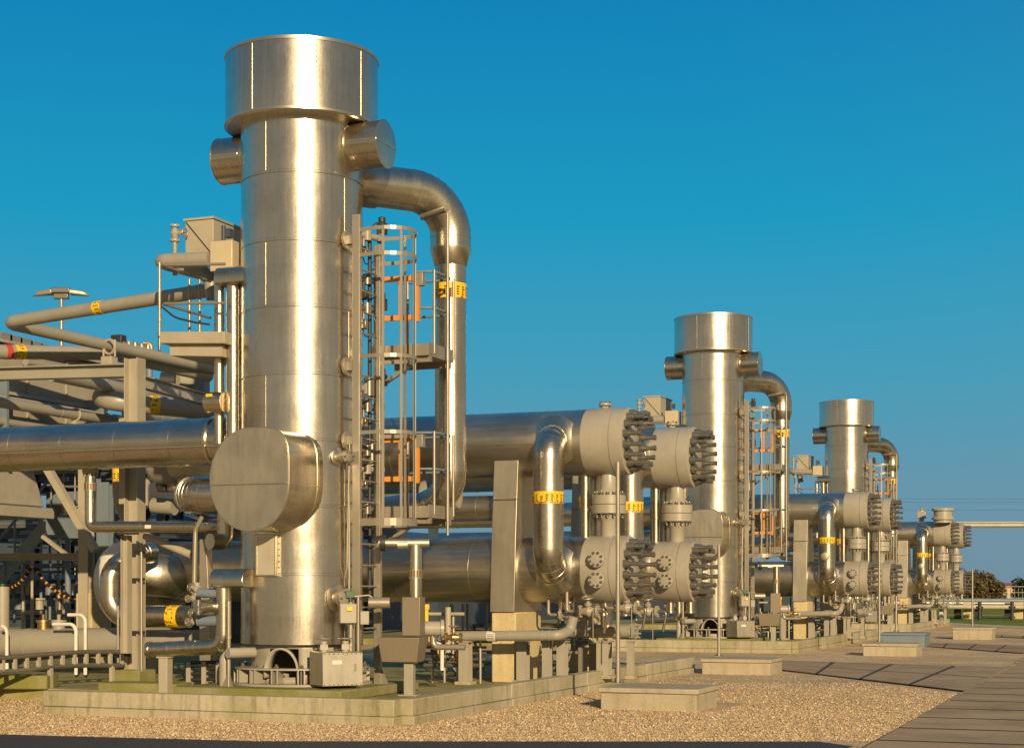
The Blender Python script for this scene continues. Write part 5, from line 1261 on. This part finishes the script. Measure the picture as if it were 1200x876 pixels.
for k in range(5200):
    t=rng.random(); q=P(-700+t*2600,690,d=520+rng.uniform(-15,15)); hgt=(2.6+1.6*math.sin(t*40)+1.2*math.sin(t*113))*.6
    p_=Vector((q.x,q.y,rng.uniform(0,max(.8,hgt)))); s_=rng.uniform(1.0,2.2); m=Matrix.Rotation(rng.uniform(0,6.3),3,'Z')@Matrix.Rotation(rng.uniform(-1.2,1.2),3,'X')
    fw_.add([p_+m@Vector(v_)*s_ for v_ in((-.5,-.4,0),(.5,-.3,.1),(.45,.4,0),(-.4,.45,.1))],[(0,1,2,3)])
o=fw_.build('distant_hedge',M['leaf2']); tag(o,'low dark line of distant hedges along the horizon','hedge',kind='stuff')

# ------------------------------------------------------------------ loose gravel stones over the near yard
gs=MB(); rng=random.Random(21)
def inside_pad(p): return (p.x<-8.05 and 17.2<p.y<30.6) or (p.x<-13 and p.y>19)
cnt=0
while cnt<75000:
    py_=rng.uniform(768,869) if rng.random()<.3 else rng.uniform(800,872); px_=rng.uniform(-20,1140)
    p_=P(px_,py_,z=0)
    if p_.x>-2.66 or (p_.x<-8.0 and 17.15<p_.y<30.6 and p_.x>-13.3) or (p_.x<-13.2 and p_.y>19.3): continue
    if py_>(860.5+max(0,min(px_,300))*8/300): continue
    if -6.8<p_.x<-5.2 and 20.6<p_.y<22.4: continue
    if p_.y>36: continue
    if p_.y>25.5 and rng.random()<(p_.y-25.5)/10: continue
    if p_.y>P(911,785,z=0).y-(p_.x+6.7)*1.45-.3 and p_.x>-7.2 and p_.y<38: continue
    s_=rng.uniform(.007,.015) if rng.random()<.93 else rng.uniform(.016,.026); a=rng.uniform(0,6.3); ca,sa=math.cos(a)*s_,math.sin(a)*s_; h=s_*rng.uniform(.5,.9); sq=rng.uniform(.6,1)
    c_=Vector((p_.x,p_.y,s_*.15))
    gs.add([c_+Vector((ca,sa,0)),c_+Vector((-sa*sq,ca*sq,h*.2)),c_+Vector((-ca,-sa,0)),c_+Vector((sa*sq,-ca*sq,h*.1)),c_+Vector((rng.uniform(-.3,.3)*s_,rng.uniform(-.3,.3)*s_,h)),],[(0,1,4),(1,2,4),(2,3,4),(3,0,4)]); cnt+=1
def stone_mat():
    s=NT('loose_stone'); g_=s.n('ShaderNodeNewGeometry')
    c=s.ramp(g_.outputs['Random Per Island'],[(0,(.20,.135,.075)),(.4,(.46,.33,.19)),(.75,(.62,.46,.27)),(1,(.82,.68,.48))]); return s.set(col=c,rough=.85,spec=.25).m
M['stone']=stone_mat()
o=gs.build('loose_gravel',M['stone'],smooth=10); tag(o,'loose tan gravel stones scattered over the yard','gravel',kind='stuff')

# ================================================================== camera, light, sky
cam=bpy.data.cameras.new('camera'); co_=bpy.data.objects.new('camera',cam); COL.objects.link(co_)
cam.sensor_width=36; cam.lens=36*F/1200; cam.shift_y=(HZ-438)/1200; cam.clip_end=6000; cam.clip_start=.1
co_.location=(0,0,CH); co_.rotation_euler=(R(90),0,A); sc.camera=co_
EL=16.5
sv=Vector((.570,-.821,0)).normalized()*math.cos(R(EL))+Vector((0,0,math.sin(R(EL))))
su=bpy.data.lights.new('sun','SUN'); so=bpy.data.objects.new('sun',su); COL.objects.link(so)
su.energy=5.0; su.angle=R(.5); su.color=(1,.755,.43)
so.rotation_euler=sv.to_track_quat('Z','Y').to_euler(); so.location=(20,-30,30)
w=bpy.data.worlds.new('World'); sc.world=w; w.use_nodes=True; nt=w.node_tree; nt.nodes.clear()
out=nt.nodes.new('ShaderNodeOutputWorld'); bg=nt.nodes.new('ShaderNodeBackground'); sky=nt.nodes.new('ShaderNodeTexSky')
sky.sky_type='NISHITA'; sky.sun_disc=False; sky.sun_elevation=R(EL); sky.sun_rotation=math.atan2(sv.x,sv.y); sky.air_density=1.0; sky.dust_density=.6; sky.ozone_density=2.0
N=nt.nodes.new; K=nt.links.new
tc=N('ShaderNodeTexCoord'); sp3=N('ShaderNodeSeparateXYZ'); K(tc.outputs['Generated'],sp3.inputs[0])
def ramp(stops):
    q=N('ShaderNodeValToRGB'); el=q.color_ramp.elements
    while len(el)<len(stops): el.new(.5)
    for k,(p,c) in enumerate(stops): el[k].position=p; el[k].color=(*c,1)
    K(sp3.outputs['Z'],q.inputs[0]); return q.outputs[0]
cool=ramp([(0,(.155,.265,.35)),(.05,(.125,.285,.39)),(.13,(.048,.325,.48)),(.22,(.004,.315,.53)),(.34,(.0,.225,.48)),(1,(.02,.11,.26))])
warm=ramp([(0,(.52,.415,.28)),(.12,(.36,.315,.24)),(.35,(.18,.20,.20)),(.7,(.07,.14,.22)),(1,(.03,.12,.25))])
dt=N('ShaderNodeVectorMath'); dt.operation='DOT_PRODUCT'; K(tc.outputs['Generated'],dt.inputs[0]); hv_=Vector((sv.x,sv.y,0)).normalized(); dt.inputs[1].default_value=hv_
mr=N('ShaderNodeMapRange'); mr.interpolation_type='SMOOTHSTEP'; K(dt.outputs['Value'],mr.inputs[0]); mr.inputs[1].default_value=-.93; mr.inputs[2].default_value=.08
mx=N('ShaderNodeMix'); mx.data_type='RGBA'; K(mr.outputs[0],mx.inputs[0]); K(cool,mx.inputs[6]); K(warm,mx.inputs[7])
sc_=N('ShaderNodeVectorMath'); sc_.operation='SCALE'; sc_.inputs['Scale'].default_value=1/.12; K(mx.outputs[2],sc_.inputs[0])
m2=N('ShaderNodeMix'); m2.data_type='RGBA'; m2.inputs[0].default_value=.97; K(sky.outputs[0],m2.inputs[6]); K(sc_.outputs[0],m2.inputs[7])
K(m2.outputs[2],bg.inputs['Color']); bg.inputs['Strength'].default_value=.12
nt.links.new(bg.outputs[0],out.inputs[0])
vs2=sc.view_settings; sc.display_settings.display_device='sRGB'; vs2.view_transform='Standard'; vs2.look='None'; vs2.exposure=0.0; vs2.gamma=1.0; vs2.use_curve_mapping=False
sc.cycles.max_bounces=8
